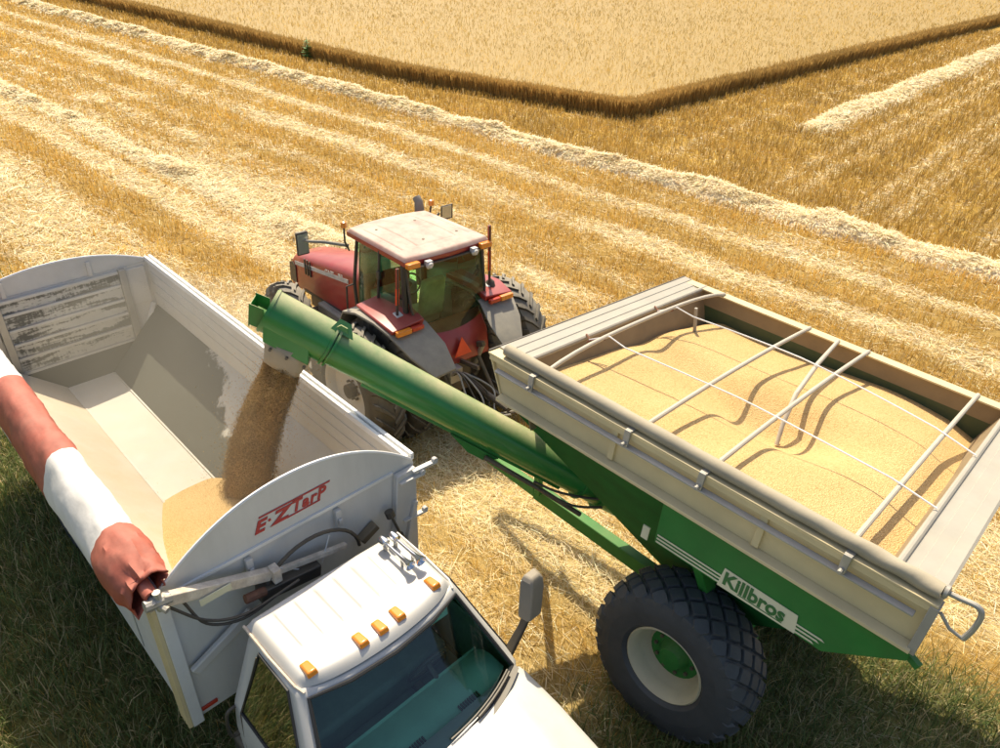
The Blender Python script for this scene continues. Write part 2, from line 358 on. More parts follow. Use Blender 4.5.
# stubble: cut stalks standing in drill rows
def make_stubble(n=620000):
    x, y, r = fan(n, 3.0, 78, 1.45)
    u, v = uv(x, y); far = v > 22.3
    sp = .19
    q = np.round(v / sp) * sp + RNG.normal(0, .028, n); v = np.where(far, v, np.where(r < 30, q, v))
    q2 = np.round(u / .28) * .28 + RNG.normal(0, .05, n); u = np.where(far & (r < 70), q2, u)
    x, y = xy(u, v); r = np.hypot(x, y); l = litter(u, v)
    clump = fbm(u * 1.1, v * 2.3, 31)
    keep = (RNG.random(n) > l * 1.0) & (RNG.random(n) < .40 + 1.1 * sstep(.3, .62, clump)) & ~in_crop(u, v) & (np.abs(v - wind_a(u)) > .55) & ~((np.abs(u - WIND_B) < .7) & (v > 32))
    x, y, r, u, v, l, clump = (a[keep] for a in (x, y, r, u, v, l, clump)); n = len(x); far = v > 22.3
    hgt = np.where(far, .24, .17) * (.5 + .55 * RNG.random(n) + .5 * clump); g = shade_green(u, v, x, y)
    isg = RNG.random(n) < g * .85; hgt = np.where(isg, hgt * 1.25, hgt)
    wd = np.clip(.0008 * r, .006, .06) * (.7 + .6 * RNG.random(n))
    P = np.stack([x, y, zg(x, y) - .01], 1)
    V, F = blades(P, hgt, wd, RNG.random(n) * 6.28, np.abs(RNG.normal(0, .32, n)), RNG.random(n) * 6.28)
    tone = fbm(u * .35, v * .8, 33)[:, None]
    base = C_GOLD * (.75 + .7 * tone) * (1 - .30 * far[:, None]) + C_LIT * .10
    base = np.where((RNG.random(n) < .12)[:, None], C_LIT * .9, base)
    base = np.where(isg[:, None], C_GREEN * (1.0 + .9 * RNG.random((n, 1))) , base)  # green stalks, also darkening the painted shadow zones
    c = np.repeat(colours(n, base), 4, 0)
    o = np_mesh('stubble', V, F, STRAW_UP, c)
    tag(o, 'short golden cut stubble standing in rows over the field', 'stubble', kind='stuff')
make_stubble()

# loose straw lying on the ground
def make_litter(n=760000):
    x, y, r = fan(n, 3.0, 80, 1.35); u, v = uv(x, y); l = litter(u, v)
    keep = (RNG.random(n) < (.05 + l * 1.0) * (1 - .8 * shade_green(u, v, x, y))) & ~in_crop(u, v)
    x, y, r, u, v, l = (a[keep] for a in (x, y, r, u, v, l)); n = len(x)
    ln = (.09 + .22 * RNG.random(n)) * np.clip(r / 16, 1, 1.5); wd = np.clip(.00065 * r, .0055, .05) * (.7 + .7 * RNG.random(n))
    P = np.stack([x, y, zg(x, y) + .012 + .07 * RNG.random(n) ** 2 * (.4 + l)], 1)
    V, F = straws(P, ln, wd, RNG.normal(R(-41), .95, n), RNG.normal(0, .2, n), RNG.normal(0, .6, n))
    g = shade_green(u, v, x, y)
    base = np.where((RNG.random(n) < .2 + .45 * l)[:, None], C_PALE, C_LIT); base = np.where((RNG.random(n) < .30 * (1 - l))[:, None], C_GOLD, base)
    base = base * (1 - .55 * np.clip(g, 0, 1)[:, None]) + C_GREEN * .55 * np.clip(g, 0, 1)[:, None]  # straw tinted darker green in the same painted shadow zones
    o = np_mesh('straw_litter', V, F, STRAW, np.repeat(colours(n, base, .18), 4, 0))
    tag(o, 'pale loose straw strewn in bands over the stubble', 'straw', kind='stuff')
make_litter()

# longer green undergrowth; its dark colour also stands in for shade by truck and cart
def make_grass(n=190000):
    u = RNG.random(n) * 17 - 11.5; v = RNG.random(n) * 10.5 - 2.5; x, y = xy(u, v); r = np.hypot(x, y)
    g = shade_green(u, v, x, y); keep = (RNG.random(n) < np.clip(g * 1.3, 0, 1) * (.35 + 1.1 * fbm(x * 2.2, y * 2.2, 23))) & (r > 2.2); x, y, u, v = x[keep], y[keep], u[keep], v[keep]; n = len(x)
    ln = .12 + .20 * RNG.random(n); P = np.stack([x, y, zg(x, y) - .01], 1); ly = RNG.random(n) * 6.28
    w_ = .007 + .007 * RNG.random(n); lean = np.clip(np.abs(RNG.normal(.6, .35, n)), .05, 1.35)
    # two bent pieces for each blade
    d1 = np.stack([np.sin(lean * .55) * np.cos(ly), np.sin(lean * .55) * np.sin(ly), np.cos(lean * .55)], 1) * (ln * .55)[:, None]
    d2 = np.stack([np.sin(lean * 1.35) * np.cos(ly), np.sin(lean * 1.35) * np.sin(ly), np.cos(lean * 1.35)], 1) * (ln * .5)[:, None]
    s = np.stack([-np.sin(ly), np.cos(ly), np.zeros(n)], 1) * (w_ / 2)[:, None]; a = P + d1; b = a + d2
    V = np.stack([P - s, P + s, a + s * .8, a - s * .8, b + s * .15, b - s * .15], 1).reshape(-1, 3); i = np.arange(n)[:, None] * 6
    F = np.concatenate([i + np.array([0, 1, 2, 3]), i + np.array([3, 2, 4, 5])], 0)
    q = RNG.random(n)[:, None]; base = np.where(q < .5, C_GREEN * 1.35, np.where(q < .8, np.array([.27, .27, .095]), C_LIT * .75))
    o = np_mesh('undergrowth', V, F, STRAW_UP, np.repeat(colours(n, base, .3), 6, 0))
    tag(o, 'dark green undergrowth, its colour also standing in for shade beside the truck and cart', 'grass', kind='stuff')
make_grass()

# windrows: heaped ridges of straw
def windrow(name, label, path, half, height, n, seed, gap=.0):
    """path(s)->(x,y), normal handled through u/v axes"""
    us, across, cen, fixed = path
    W = np.linspace(-1, 1, 15); Uu = np.linspace(us[0], us[1], 520)
    A, B = np.meshgrid(Uu, W, indexing='ij')
    def surf(a, b):
        en = sstep(us[0], us[0] + 1.6, a) * sstep(us[1], us[1] - 1.6, a)
        hw = half * (.5 + 1.0 * fbm(a * .7, a * 0, seed)) * (.45 + .55 * en); h = height * en * (.35 + 1.2 * fbm(a * .9, b * 1.2, seed + 1)) * (1 - gap * sstep(.5, .65, fbm(a * .3, a * 0, seed + 2)))
        off = b * hw + .3 * (fbm(a * .8, a * 0, seed + 3) - .5)
        z = h * np.clip(1 - np.abs(b) ** 2.2, 0, 1) + .12 * (fbm(a * 3, b * 3, seed + 4) - .5) * np.clip(1 - b * b, 0, 1)
        cc = cen(a) + off
        u, v = (a, cc) if fixed == 'v' else (cc, a)
        x, y = xy(u, v); return x, y, zg(x, y) + z - .02
    x, y, z = surf(A, B); k = len(W); I = np.arange(len(Uu) * k).reshape(len(Uu), k)
    F = np.stack([I[:-1, :-1], I[1:, :-1], I[1:, 1:], I[:-1, 1:]], -1).reshape(-1, 4)
    V1 = np.stack([x, y, z], -1).reshape(-1, 3); c1 = np.tile(C_PALE * .95, (len(V1), 1))
    a = RNG.random(n) * (us[1] - us[0]) + us[0]; b = np.clip(RNG.normal(0, .55, n), -1.25, 1.25)
    x, y, z = surf(a, b); r = np.hypot(x, y)
    ok = (r < 85); x, y, z, r, b = (q[ok] for q in (x, y, z, r, b)); m = len(x)
    V2, F2 = straws(np.stack([x, y, z + .01 + .04 * RNG.random(m)], 1), (.16 + .26 * RNG.random(m)), np.clip(.0008 * r, .010, .06), RNG.random(m) * 6.28, RNG.normal(0, .2, m), RNG.normal(0, .35, m))
    base = np.where((RNG.random(m) < .75)[:, None], C_PALE, C_LIT); c2 = np.repeat(colours(m, base, .15), 4, 0)
    o = np_mesh(name, np.vstack([V1, V2]), np.vstack([F, F2 + len(V1)]), STRAW, np.vstack([c1, c2]))
    tag(o, label, 'windrow', kind='stuff')
windrow('straw_windrow', 'long pale straw windrow running parallel to the standing wheat edge', ((-85, 12), None, wind_a, 'v'), .75, .34, 52000, 51, .3)
windrow('straw_windrow', 'broad pale straw windrow ending beside the corner of the standing wheat', ((31.6, 100), None, lambda a: WIND_B + .4 * (fbm(a * .2, a * 0, 71) - .5), 'u'), .95, .22, 26000, 61)
windrow('straw_windrow', 'low broken straw windrow ahead of the red tractor', ((-46, -11.5), None, lambda a: 10.25 + .5 * (fbm(a * .25, a * 0, 81) - .5), 'v'), .55, .26, 26000, 71, .75)

# standing wheat beyond
def wheat():
    H = .72
    us = np.concatenate([-17 - np.cumsum(np.linspace(.0, 3.2, 90))]); vs = 24.5 + np.cumsum(np.linspace(.0, 3.4, 90)) + 0
    # body sheet: u outwards from the corner, v outwards, snapped to the edges
    a = np.linspace(0, 1, 150) ** 2.2 * 330; b = np.linspace(0, 1, 150) ** 2.2 * 330
    A, B = np.meshgrid(a, b, indexing='ij')
    v0 = 27.4; u0 = -17.2
    u = u0 - A; v = v0 + B
    ve, _ = crop_edges(u, v); v = ve + B
    _, ue = crop_edges(u, v); u = ue - A
    x, y = xy(u, v); ed = np.minimum(A, B)
    z = terrain(x, y) + (H - .16) * sstep(-.02, .35, ed + .12) + .10 * (fbm(u * .5, v * .5, 41) - .5) + .06 * (fbm(u * 2, v * 2, 43) - .5)
    z = np.where(ed <= 0, terrain(x, y) - .05, z)
    k = len(b); I = np.arange(len(a) * k).reshape(len(a), k); F = np.stack([I[:-1, :-1], I[1:, :-1], I[1:, 1:], I[:-1, 1:]], -1).reshape(-1, 4)
    V1 = np.stack([x, y, z], -1).reshape(-1, 3); c1 = np.tile(np.array([.60, .425, .145]), (len(V1), 1))
    # stalks: dense in the cut face, then ears over the top
    parts = [(V1, F, c1)]; base0 = len(V1)
    def stalks(n, edge):
        if edge == 0:
            uu = -17.0 - RNG.random(n) ** 1.3 * 62; ve, _ = crop_edges(uu, uu * 0 + 27); vv = ve + np.abs(RNG.normal(0, .35, n)) - .06
            if True: _, ue = crop_edges(uu, vv); uu = np.minimum(uu, ue)
        elif edge == 1:
            vv = 27.4 + RNG.random(n) ** 1.3 * 75; _, ue = crop_edges(vv * 0 - 17, vv); uu = ue - np.abs(RNG.normal(0, .35, n)) + .06
        else:
            xx, yy, rr = fan(n, 30, 120, 1.75, 48); uu, vv = uv(xx, yy); ok = in_crop(uu, vv); uu, vv = uu[ok], vv[ok]
        x, y = xy(uu, vv); r = np.hypot(x, y); n = len(x)
        w_ = np.clip(.0006 * r, .015, .06) * (.6 + .8 * RNG.random(n))
        hh = H * (.74 + .42 * RNG.random(n)) + .10 * (fbm(uu * .5, vv * .5, 41) - .5)
        z0 = terrain(x, y)
        if edge == 2: z0 = z0 + hh - .22; hh = .16 + .08 * RNG.random(n)
        V, F = blades(np.stack([x, y, z0], 1), hh, w_, RNG.random(n) * 6.28, np.abs(RNG.normal(0, .14 if edge < 2 else .75, n)), RNG.random(n) * 6.28, .9)
        tone = fbm(uu * .12, vv * .12, 45)[:, None]
        stem = np.array([.52, .335, .105]) if edge < 2 else np.array([.63, .45, .155])
        c = colours(n, stem * (.8 + .4 * tone), .16); c4 = np.repeat(c, 4, 0)
        return V, F, c4
    parts += [stalks(80000, 0), stalks(60000, 1), stalks(230000, 2)]
    off = 0; VV, FF, CC = [], [], []
    for V, F, c in parts: VV.append(V); FF.append(F + off); CC.append(c); off += len(V)
    o = np_mesh('standing_wheat', np.vstack(VV), np.vstack(FF), STRAW_UP, np.vstack(CC))
    tag(o, 'uncut ripe golden wheat standing beyond a clean cut edge', 'wheat', kind='stuff')
wheat()

# the one green weed in the cut edge of the wheat
def weed():
    ue_, _v = -36.4, 24.95
    x, y = xy(ue_, _v - .15); root = empty('weed', Matrix.Translation((x, y, float(terrain(x, y)))))
    tag(root, 'single green weed growing at the cut edge of the wheat', 'weed')
    lm = M('weed_leaf', (.09, .24, .03), .6, var=.4, vs=4)
    st = MB().tube([(0, 0, 0), (.05, .02, .5), (.02, .06, 1.15)], [.03, .025, .012], 6); st.build('stem', lm, root)
    lv = MB(); rg = np.random.default_rng(5)
    for i in range(110):
        t = rg.random(); c = V3(.04 * t, .05 * t, .1 + t * .9); a = rg.random() * 6.28; l = .30 * (1.2 - t * .7) * (.6 + .7 * rg.random())
        d = V3(math.cos(a), math.sin(a), .5 * rg.random()); d /= np.linalg.norm(d); s_ = V3(-d[1], d[0], 0) * l * .22
        lv.add([c, c + d * l * .55 + s_, c + d * l, c + d * l * .55 - s_], [(0, 1, 2, 3)])
    lv.build('leaves', lm, root, smooth=0, fix=False)
weed()
# ------------------------------------------------------------------ tyres shared by the machines
def lug_tyre(Rr, w, rim_r, n, lugh=.045, o=(0, 0, 0), seg=56, d=1):
    """tractor tyre with chevron lugs, axle along Y"""
    m = MB(); h = w / 2
    prof = [(-h * .62, rim_r), (-h * .95, rim_r + .06), (-h, (Rr + rim_r) / 2), (-h * .96, Rr - .16), (-h * .8, Rr - .075), (-h * .4, Rr - .045), (0, Rr - .04), (h * .4, Rr - .045), (h * .8, Rr - .075), (h * .96, Rr - .16), (h, (Rr + rim_r) / 2), (h * .95, rim_r + .06), (h * .62, rim_r)]
    m.lathe(prof, o, (0, 1, 0), seg, closed=True)
    def P(th, y, r): return (o[0] + r * math.cos(th), o[1] + y, o[2] + r * math.sin(th))
    st = 2 * math.pi / n
    for i in range(n):
        for sgn in (-1, 1):
            t0 = i * st + (0 if sgn > 0 else st / 2); prev = None
            ys = [.02, .45, .85, 1.0]; off = [0, .34, .60, .66]; top = [Rr, Rr - .005, Rr - .03, Rr - .10]; bot = [Rr - .06, Rr - .065, Rr - .11, Rr - .2]
            hw = [.034, .036, .044, .044]; rings = []
            for k in range(4):
                th = t0 - d * off[k] * st * 1.5; y = sgn * ys[k] * h * 1.0; a = hw[k] / Rr
                rings.append([P(th - a * 1.25, y, bot[k]), P(th + a * 1.25, y, bot[k]), P(th + a * .8, y, top[k]), P(th - a * .8, y, top[k])])
            m.loft(rings, True)
    return m
def road_tyre(Rr, w, rim_r, o, seg=40, grooves=True):
    m = MB(); h = w / 2
    prof = [(-h * .75, rim_r), (-h, rim_r + .08), (-h, Rr - .07), (-h * .86, Rr - .01)]
    for k in (-.5, 0, .5): prof += [(h * (k - .06), Rr), (h * (k - .05), Rr - .02), (h * (k + .05), Rr - .02), (h * (k + .06), Rr)]
    prof += [(h * .86, Rr - .01), (h, Rr - .07), (h, rim_r + .08), (h * .75, rim_r)]
    return m.lathe(prof, o, (0, 1, 0), seg, closed=True)
def dish_rim(r, w, o, side, seg=40, disc=.05):
    """rim barrel plus disc; side=+1 shows its dish towards +Y"""
    m = MB(); s = side; h = w / 2
    return m.lathe([(s * h, r + .015), (s * h * 1.04, r), (s * h * .9, r - .03), (s * h * .45, r - .05), (s * h * .3, r - .055), (s * disc, r - .10), (s * disc * .8, .12), (s * disc * .8, .0)], o, (0, 1, 0), seg).lathe([(-s * h, r + .015), (-s * h, r - .03), (s * disc, r - .1)], o, (0, 1, 0), seg)
def bolts(m, n, r, y0, y1, o, br=.016):
    for i in range(n):
        a = 2 * math.pi * i / n; c = (o[0] + r * math.cos(a), o[1], o[2] + r * math.sin(a))
        m.tube([(c[0], c[1] + y0, c[2]), (c[0], c[1] + y1, c[2])], br, 6)
    return m

# ------------------------------------------------------------------ the grain truck  (X forward, Y driver's side, Z up)
TRUCK_M = frame_matrix(R(-44.47), (-1.637, 4.422, 0))
def stain_mat(name, base, dustcol, dark, cond):
    """worn dirty paint: dark scuffed patches with ragged edges; cond(N, L, sep) returns a height-like socket"""
    m = M(name, base, .6, dust=.55, dustcol=dustcol, var=.08, vs=5, allover=.6, bump=.06, bs=22)
    t, N, L = m.node_tree, m.node_tree.nodes, m.node_tree.links; p = N['Principled BSDF']
    tc = N.new('ShaderNodeTexCoord'); mask = cond(N, L, tc)
    src = p.inputs['Base Color'].links[0].from_socket
    mx = N.new('ShaderNodeMix'); mx.data_type = 'RGBA'; mx.inputs[7].default_value = (*dark, 1); L.new(mask, mx.inputs[0]); L.new(src, mx.inputs[6]); L.new(mx.outputs[2], p.inputs['Base Color'])
    return m
def mth(N, L, op, a, b=None, c=None):
    n = N.new('ShaderNodeMath'); n.operation = op
    for i, q in enumerate((a, b, c)):
        if q is None: continue
        if isinstance(q, (int, float)): n.inputs[i].default_value = q
        else: L.new(q, n.inputs[i])
    return n.outputs[0]
def noise_sock(N, L, vec, scale, detail=6, stretch=None):
    if stretch:
        mp = N.new('ShaderNodeMapping'); mp.inputs['Scale'].default_value = stretch; L.new(vec, mp.inputs[0]); vec = mp.outputs[0]
    n = N.new('ShaderNodeTexNoise'); n.inputs['Scale'].default_value = scale; n.inputs['Detail'].default_value = detail; n.inputs['Roughness'].default_value = .7; L.new(vec, n.inputs['Vector']); return n.outputs[0]
def ss(N, L, a, b, x):
    m = N.new('ShaderNodeMapRange'); m.interpolation_type = 'SMOOTHSTEP'; m.inputs[1].default_value = a; m.inputs[2].default_value = b; L.new(x, m.inputs[0]); return m.outputs[0]
def cond_slope(N, L, tc):
    s = N.new('ShaderNodeSeparateXYZ'); L.new(tc.outputs['Object'], s.inputs[0])
    e = noise_sock(N, L, tc.outputs['Object'], 1.6, 10); e2 = noise_sock(N, L, tc.outputs['Object'], 9, 4, (1, 1, .25))
    # scuffed low down and towards the tailgate
    k = mth(N, L, 'ADD', mth(N, L, 'MULTIPLY', s.outputs[1], -3.0), mth(N, L, 'MULTIPLY', s.outputs[0], -1.0))
    k = mth(N, L, 'ADD', k, mth(N, L, 'MULTIPLY', e, 2.6)); k = mth(N, L, 'ADD', k, mth(N, L, 'MULTIPLY', e2, .7))
    return mth(N, L, 'MULTIPLY', ss(N, L, 2.30, 2.55, k), .92)
def cond_panel(N, L, tc):
    e = noise_sock(N, L, tc.outputs['Object'], 3.5, 10, (1, .35, 2.2)); e2 = noise_sock(N, L, tc.outputs['Object'], 30, 3, (1, 1, .3))
    k = mth(N, L, 'ADD', e, mth(N, L, 'MULTIPLY', e2, .25))
    return mth(N, L, 'MULTIPLY', ss(N, L, .60, .68, k), .85)
LINER_R = stain_mat('liner_scuffed', (.60, .60, .56), (.62, .54, .40), (.062, .064, .05), cond_slope)
PANEL_S = stain_mat('tailgate_panel', (.58, .58, .54), (.58, .52, .40), (.085, .087, .07), cond_panel)
LINER_L = M('liner_dusty', (.56, .53, .46), .7, dust=.9, dustcol=(.55, .43, .28), var=.12, allover=.8, vs=2.5)
FLOOR = M('bed_floor', (.58, .57, .53), .55, dust=.6, dustcol=(.66, .56, .40), var=.08, allover=.5, bump=.08, bs=150)

def truck():
    T = empty('grain_truck', TRUCK_M)
    tag(T, 'white grain truck with open box body, amber roof lights and rolled striped tarp', 'truck')
    W = 1.22; XR = -5.96; Z0, ZT = 1.09, 2.6
    # -- box body
    for sy in (1, -1):
        o = MB().box((XR, sy * (W - .025) - .025, Z0), (-.05, sy * (W - .025) + .025, ZT - .001)).build('side_wall', MT['bedwhite'], T)
        rr = MB().box((XR - .02, sy * (W - .02) - .05, ZT), (-.02, sy * (W - .02) + .05, ZT + .035)).box((XR - .02, sy * (W - .02) - .05, ZT + .036), (-.02, sy * (W - .02) - .012, ZT + .075)).box((XR - .02, sy * (W - .02) + .012, ZT + .036), (-.02, sy * (W - .02) + .05, ZT + .075))
        rr.build('top_rail', MT['rail'], T, bevel=.006)
        for i in range(9):
            x = XR + .35 + i * .66; MB().box((x, sy * W + (.002 if sy > 0 else -.014), Z0 + .1), (x + .07, sy * W + (.05 if sy > 0 else -.002), ZT - .02)).build('side_stake', MT['bedwhite'], T, bevel=.005)
        # corrugation ribs on the inside of the wall
        for z in (2.12, 2.28, 2.44):
            MB().box((XR + .06, sy * (W - .053) - .008, z), (-.07, sy * (W - .053) + .008, z + .025)).build('wall_rib', MT['bedwhite'], T, bevel=.003)
        # sloped inner side
        y0, y1 = sy * .30, sy * (W - .052)
        MB().plate([(XR + .22, y0, 1.20), (-.07, y0, 1.20), (-.07, y1, 1.92), (XR + .03, y1, 1.92)], (0, 0, -.02)).build('side_slope', LINER_R if sy > 0 else LINER_L, T)
        MB().box((XR + .25, y0 - .012, 1.19), (-.08, y0 + .012, 1.215)).build('floor_edge_angle', MT['bedwhite'], T, bevel=.004)
    MB().box((XR + .22, -.30, 1.17), (-.07, .30, 1.2)).build('bed_floor', FLOOR, T)
    MB().plate([(XR + .22, -.30, 1.195), (XR + .22, .30, 1.195), (XR + .03, .95, 1.52), (XR + .03, -.95, 1.52)], (.0, 0, -.02)).build('rear_slope', LINER_R, T)
    # tailgate with ribs
    tg = MB().box((XR - .05, -W, Z0), (XR, W, ZT)).build('tailgate', MT['bedwhite'], T)
    for y in (-.76, .80): MB().box((XR + .002, y - .045, 1.40), (XR + .075, y + .045, ZT - .01)).build('post', MT['steel'], tg, bevel=.006)
    for z in (2.555, 2.36, 2.14, 1.93, 1.72, 1.50): MB().box((XR + .003, -.71, z - .02), (XR + .05, .75, z + .02)).build('rib', MT['bedwhite'], tg, bevel=.004)
    zs = (2.555, 2.36, 2.14, 1.93, 1.72, 1.50)
    for a, b in zip(zs[:-1], zs[1:]): MB().box((XR + .002, -.71, b + .022), (XR + .02, .75, a - .022)).build('panel', PANEL_S, tg)
    MB().box((XR + .002, .85, 2.02), (XR + .03, 1.12, 2.56)).build('panel', MT['bedwhite'], tg, bevel=.01); MB().box((XR + .002, -1.12, 2.02), (XR + .03, -.81, 2.56)).build('panel', MT['bedwhite'], tg, bevel=.01)
    for sy in (-1, 1): MB().bar((XR + .04, sy * .86, 1.45), (XR + .04, sy * 1.12, 1.98), .05, .05, (1, 0, 0)).build('brace', MT['rail'], tg, bevel=.004)
    def dome(x, h, th, name, mat):
        poly = [(x, -W + .01, ZT + .002)]
        for i in range(31):
            y = -W + .01 + (2 * W - .02) * i / 30; poly.append((x, y, ZT + .012 + h * max(0, 1 - abs(y / W) ** 2.15)))
        poly.append((x, W - .01, ZT + .002)); o = MB().plate(poly, (th, 0, 0)).build(name, mat, T, smooth=30)
        e = MB().tube([(x + th / 2, p[1], p[2]) for p in poly[1:-1]], .014, 6).build('rim_strip', MT['rail'], o); return o
    d1 = dome(XR - .03, .28, .02, 'rear_bulkhead_arch', MT['bedwhite'])
    for y in (-.62, .42): MB().box((XR - .009, y - .025, ZT), (XR + .02, y + .025, ZT + .2)).build('arch_bracket', MT['bedwhite'], d1, bevel=.004)
    d2 = dome(-.018, .535, .02, 'front_bulkhead_arch', MT['wallwhite'])
    fw = MB().box((-.05, -W, Z0), (0, W, ZT)).build('front_wall', MT['wallwhite'], T)
    MB().bar((.012, -W + .02, 2.60), (.012, W - .25, 2.60), .02, .03).build('seam_strip', MT['rail'], fw)
    # driver's side corner column and brackets
    MB().plate([(.002, .86, 1.10), (.002, 1.2, 1.10), (.002, 1.2, 2.58), (.002, .98, 2.58)], (.07, 0, 0)).build('corner_column', MT['white'], fw, bevel=.01)
    for z, y in ((2.50, 1.0), (2.02, 1.02), (2.56, 1.15)):
        MB().bar((.08, y, z), (.11, y + .26, z + .01), .05, .025).tube([(.09, y + .24, z + .03), (.13, y + .24, z + .03)], .03, 8).build('bracket', MT['white'], fw, bevel=.004)
    MB().bar((.1, 1.0, 1.55), (.09, 1.16, 2.2), .05, .04, (1, 0, 0)).build('strut', MT['white'], fw, bevel=.004)
    MB().tube([(.1, .86, 2.22), (.15, .9, 2.05), (.13, .95, 1.9)], .014, 8).tube([(.09, .85, 2.26), (.11, .86, 2.2)], .045, 10).tube([(.12, .94, 1.93), (.15, .97, 1.82)], .035, 10).build('pull_handle', MT['black'], fw)
    # passenger's side corner: ridged extrusion
    MB().box((.001, -1.225, 1.07), (.05, -1.13, 2.56)).build('corner_column', MT['rail'], fw, bevel=.006)
    for k in range(4): MB().box((.02 - .05 * k, -1.262, 1.08), (.045 - .05 * k, -1.2255, 2.56)).build('corner_ridge', MT['cream'], fw, bevel=.005)
    MB().bar((.06, -1.10, 1.72), (.07, -.55, 2.02), .10, .05, (1, 0, 0)).build('diagonal_brace', MT['white'], fw, bevel=.012)
    MB().box((.001, -1.12, 1.15), (.018, -.98, 1.19)).build('marker_light', MT['redlens'], fw, bevel=.005)
    # tarp arm and its spring mechanism
    arm = MB().bar((.12, -1.18, 2.70), (.12, -.35, 2.36), .07, .10).build('tarp_arm', MT['rust'], fw, bevel=.008)
    MB().bar((.125, -.35, 2.36), (.125, .35, 2.20), .045, .05).build('arm_extension', MT['rust'], arm, bevel=.006)
    MB().box((.1, -.37, 2.30), (.2, -.3, 2.44)).build('arm_bracket', MT['rust'], arm, bevel=.006)
    MB().box((.165, -.95, 2.49), (.175, -.70, 2.555)).build('warning_plate', MT['decal'], arm)
    MB().tube([(.17, -.62, 2.30), (.17, -.45, 2.27)], .04, 10).build('arm_pivot', MT['rustdark'], arm)
    MB().bar((.14, -.5, 2.24), (.14, .05, 2.16), .12, .12).build('spring_cover', MT['black'], arm, bevel=.01)
    MB().tube([(.12, -1.30, 2.72), (.12, -1.12, 2.69)], .045, 10).tube([(.12, -1.2, 2.62), (.12, -1.2, 2.8)], .03, 8).tube([(.06, -1.24, 2.7), (.2, -1.18, 2.66)], .028, 8).build('roller_joint', MT['steel'], arm)
    # half hoop guard with spokes
    hoop = [(.14, -.46 + .47 * (1 - math.cos(a)), 2.10 + .42 * math.sin(a)) for a in np.linspace(.1, math.pi - .05, 18)]
    MB().tube(hoop, .017, 8).build('hose_hoop', MT['hose'], fw)
    for y0, z0, y1, z1 in ((-.30, 2.40, -.05, 2.18), (.20, 2.43, .10, 2.16)): MB().tube([(.13, y0, z0), (.13, y1, z1)], .006, 6).build('stay_wire', MT['rail'], fw)
    for y, z in ((-.48, 2.47), (.36, 2.47)):
        MB().box((.002, y - .03, z - .12), (.05, y + .03, z + .08)).box((.051, y - .018, z - .06), (.075, y + .018, z - .01)).build('latch_bracket', MT['white'], fw, bevel=.006)
    MB().bar((.05, .55, 2.06), (.06, .72, 2.16), .09, .07).build('motor_box', MT['dark'], fw, bevel=.01)
    for k in range(2): MB().hose([(.12, -1.15 + .1 * k, 2.60 - .02 * k), (.2, -.95, 2.36 - .04 * k), (.26, -.7, 2.26 - .04 * k), (.28, -.4, 2.28), (.28, -.2, 2.3)], .012, 8).build('cable', MT['hose'], fw)
    # logo: sloping letters between two bars
    text_part('logo_lettering', 'E', .165, MT['logo'], fw, (.006, -.385, 2.728), (0, 1, 0), (0, 0, 1), bold=.006, shear=.35, squash=1.1)
    MB().box((.004, -.250, 2.79), (.010, -.228, 2.81)).build('logo_dot', MT['logo'], fw)
    text_part('logo_lettering', 'Z', .17, MT['logo'], fw, (.006, -.225, 2.730), (0, 1, 0), (0, 0, 1), bold=.007, shear=.35, squash=1.25)
    text_part('logo_lettering', 'TarP', .158, MT['logo'], fw, (.006, -.050, 2.750), (0, 1, 0), (0, 0, 1), bold=.005, shear=.28, squash=.96, spacing=1.12)
    MB().plate([(.004, -.325, 2.866), (.004, .33, 2.872), (.004, .335, 2.886), (.004, -.32, 2.880)], (.005, 0, 0)).build('logo_bar', MT['logo'], fw)
    MB().plate([(.004, -.09, 2.722), (.004, .22, 2.727), (.004, .225, 2.739), (.004, -.085, 2.734)], (.005, 0, 0)).build('logo_bar', MT['logo'], fw)
    # -- rolled tarp on the passenger's rail: red and white stripes
    red = M('tarp_red', (.36, .062, .032), .6, var=.3, vs=6, dust=.38, dustcol=(.62, .34, .24), bump=.25, bs=9)
    whi = M('tarp_white', (.76, .73, .68), .6, var=.07, vs=5, dust=.2, bump=.3, bs=9)
    tm = MB(); xs = np.concatenate([np.linspace(-6.05, -.75, 86), np.linspace(-.72, .02, 26)]); rings = []
    base = []
    for a in np.linspace(0, 2 * math.pi, 33)[:-1]: base.append((math.cos(a), math.sin(a)))
    for x in xs:
        e = max(0, (x + .62) / .64); ring = []; flare = 1 + .30 * math.sin(min(1, e * 1.15) * math.pi) - .04 * max(0, e - .72) / .28
        for j, (cy, cz) in enumerate(base):
            th = math.atan2(cz, cy); yy = -1.20 + cy * .140 * flare; zz = 2.80 + cz * .140 * flare
            if cy < .1 and cz < .75:                                 # loose outer flap hanging over the rail
                k = np.clip((.75 - cz) / 1.75, 0, 1) * np.clip((.1 - cy) / .6, 0, 1); yy -= .10 * k * (1.25 - .4 * e); zz -= (.26 + .08 * math.sin(x * 2.1)) * k * (1 - .45 * e)
            q = float(fbm(x * 2.6 + cy * .8, cz * 1.5 + 5, 91)) - .5; q2 = float(fbm(x * 9 + cy * 2, cz * 3 + cy * 2, 92)) - .5
            crease = abs(2 * (((th + 1.9 * x + 1.2 * q) * 1.27) % 1) - 1) - .5      # sharp folds spiralling towards the gathered end
            am = .045 + .05 * e; f_ = q * am + q2 * am * .4 + crease * (.006 + .026 * e)
            ring.append((x + (.05 * crease + .06 * q if e > .95 else 0), yy + cy * f_, zz + cz * f_ - .03 * e * e))
        rings.append(ring)
    n = len(base); tm.loft(rings, False)
    tm.m = []
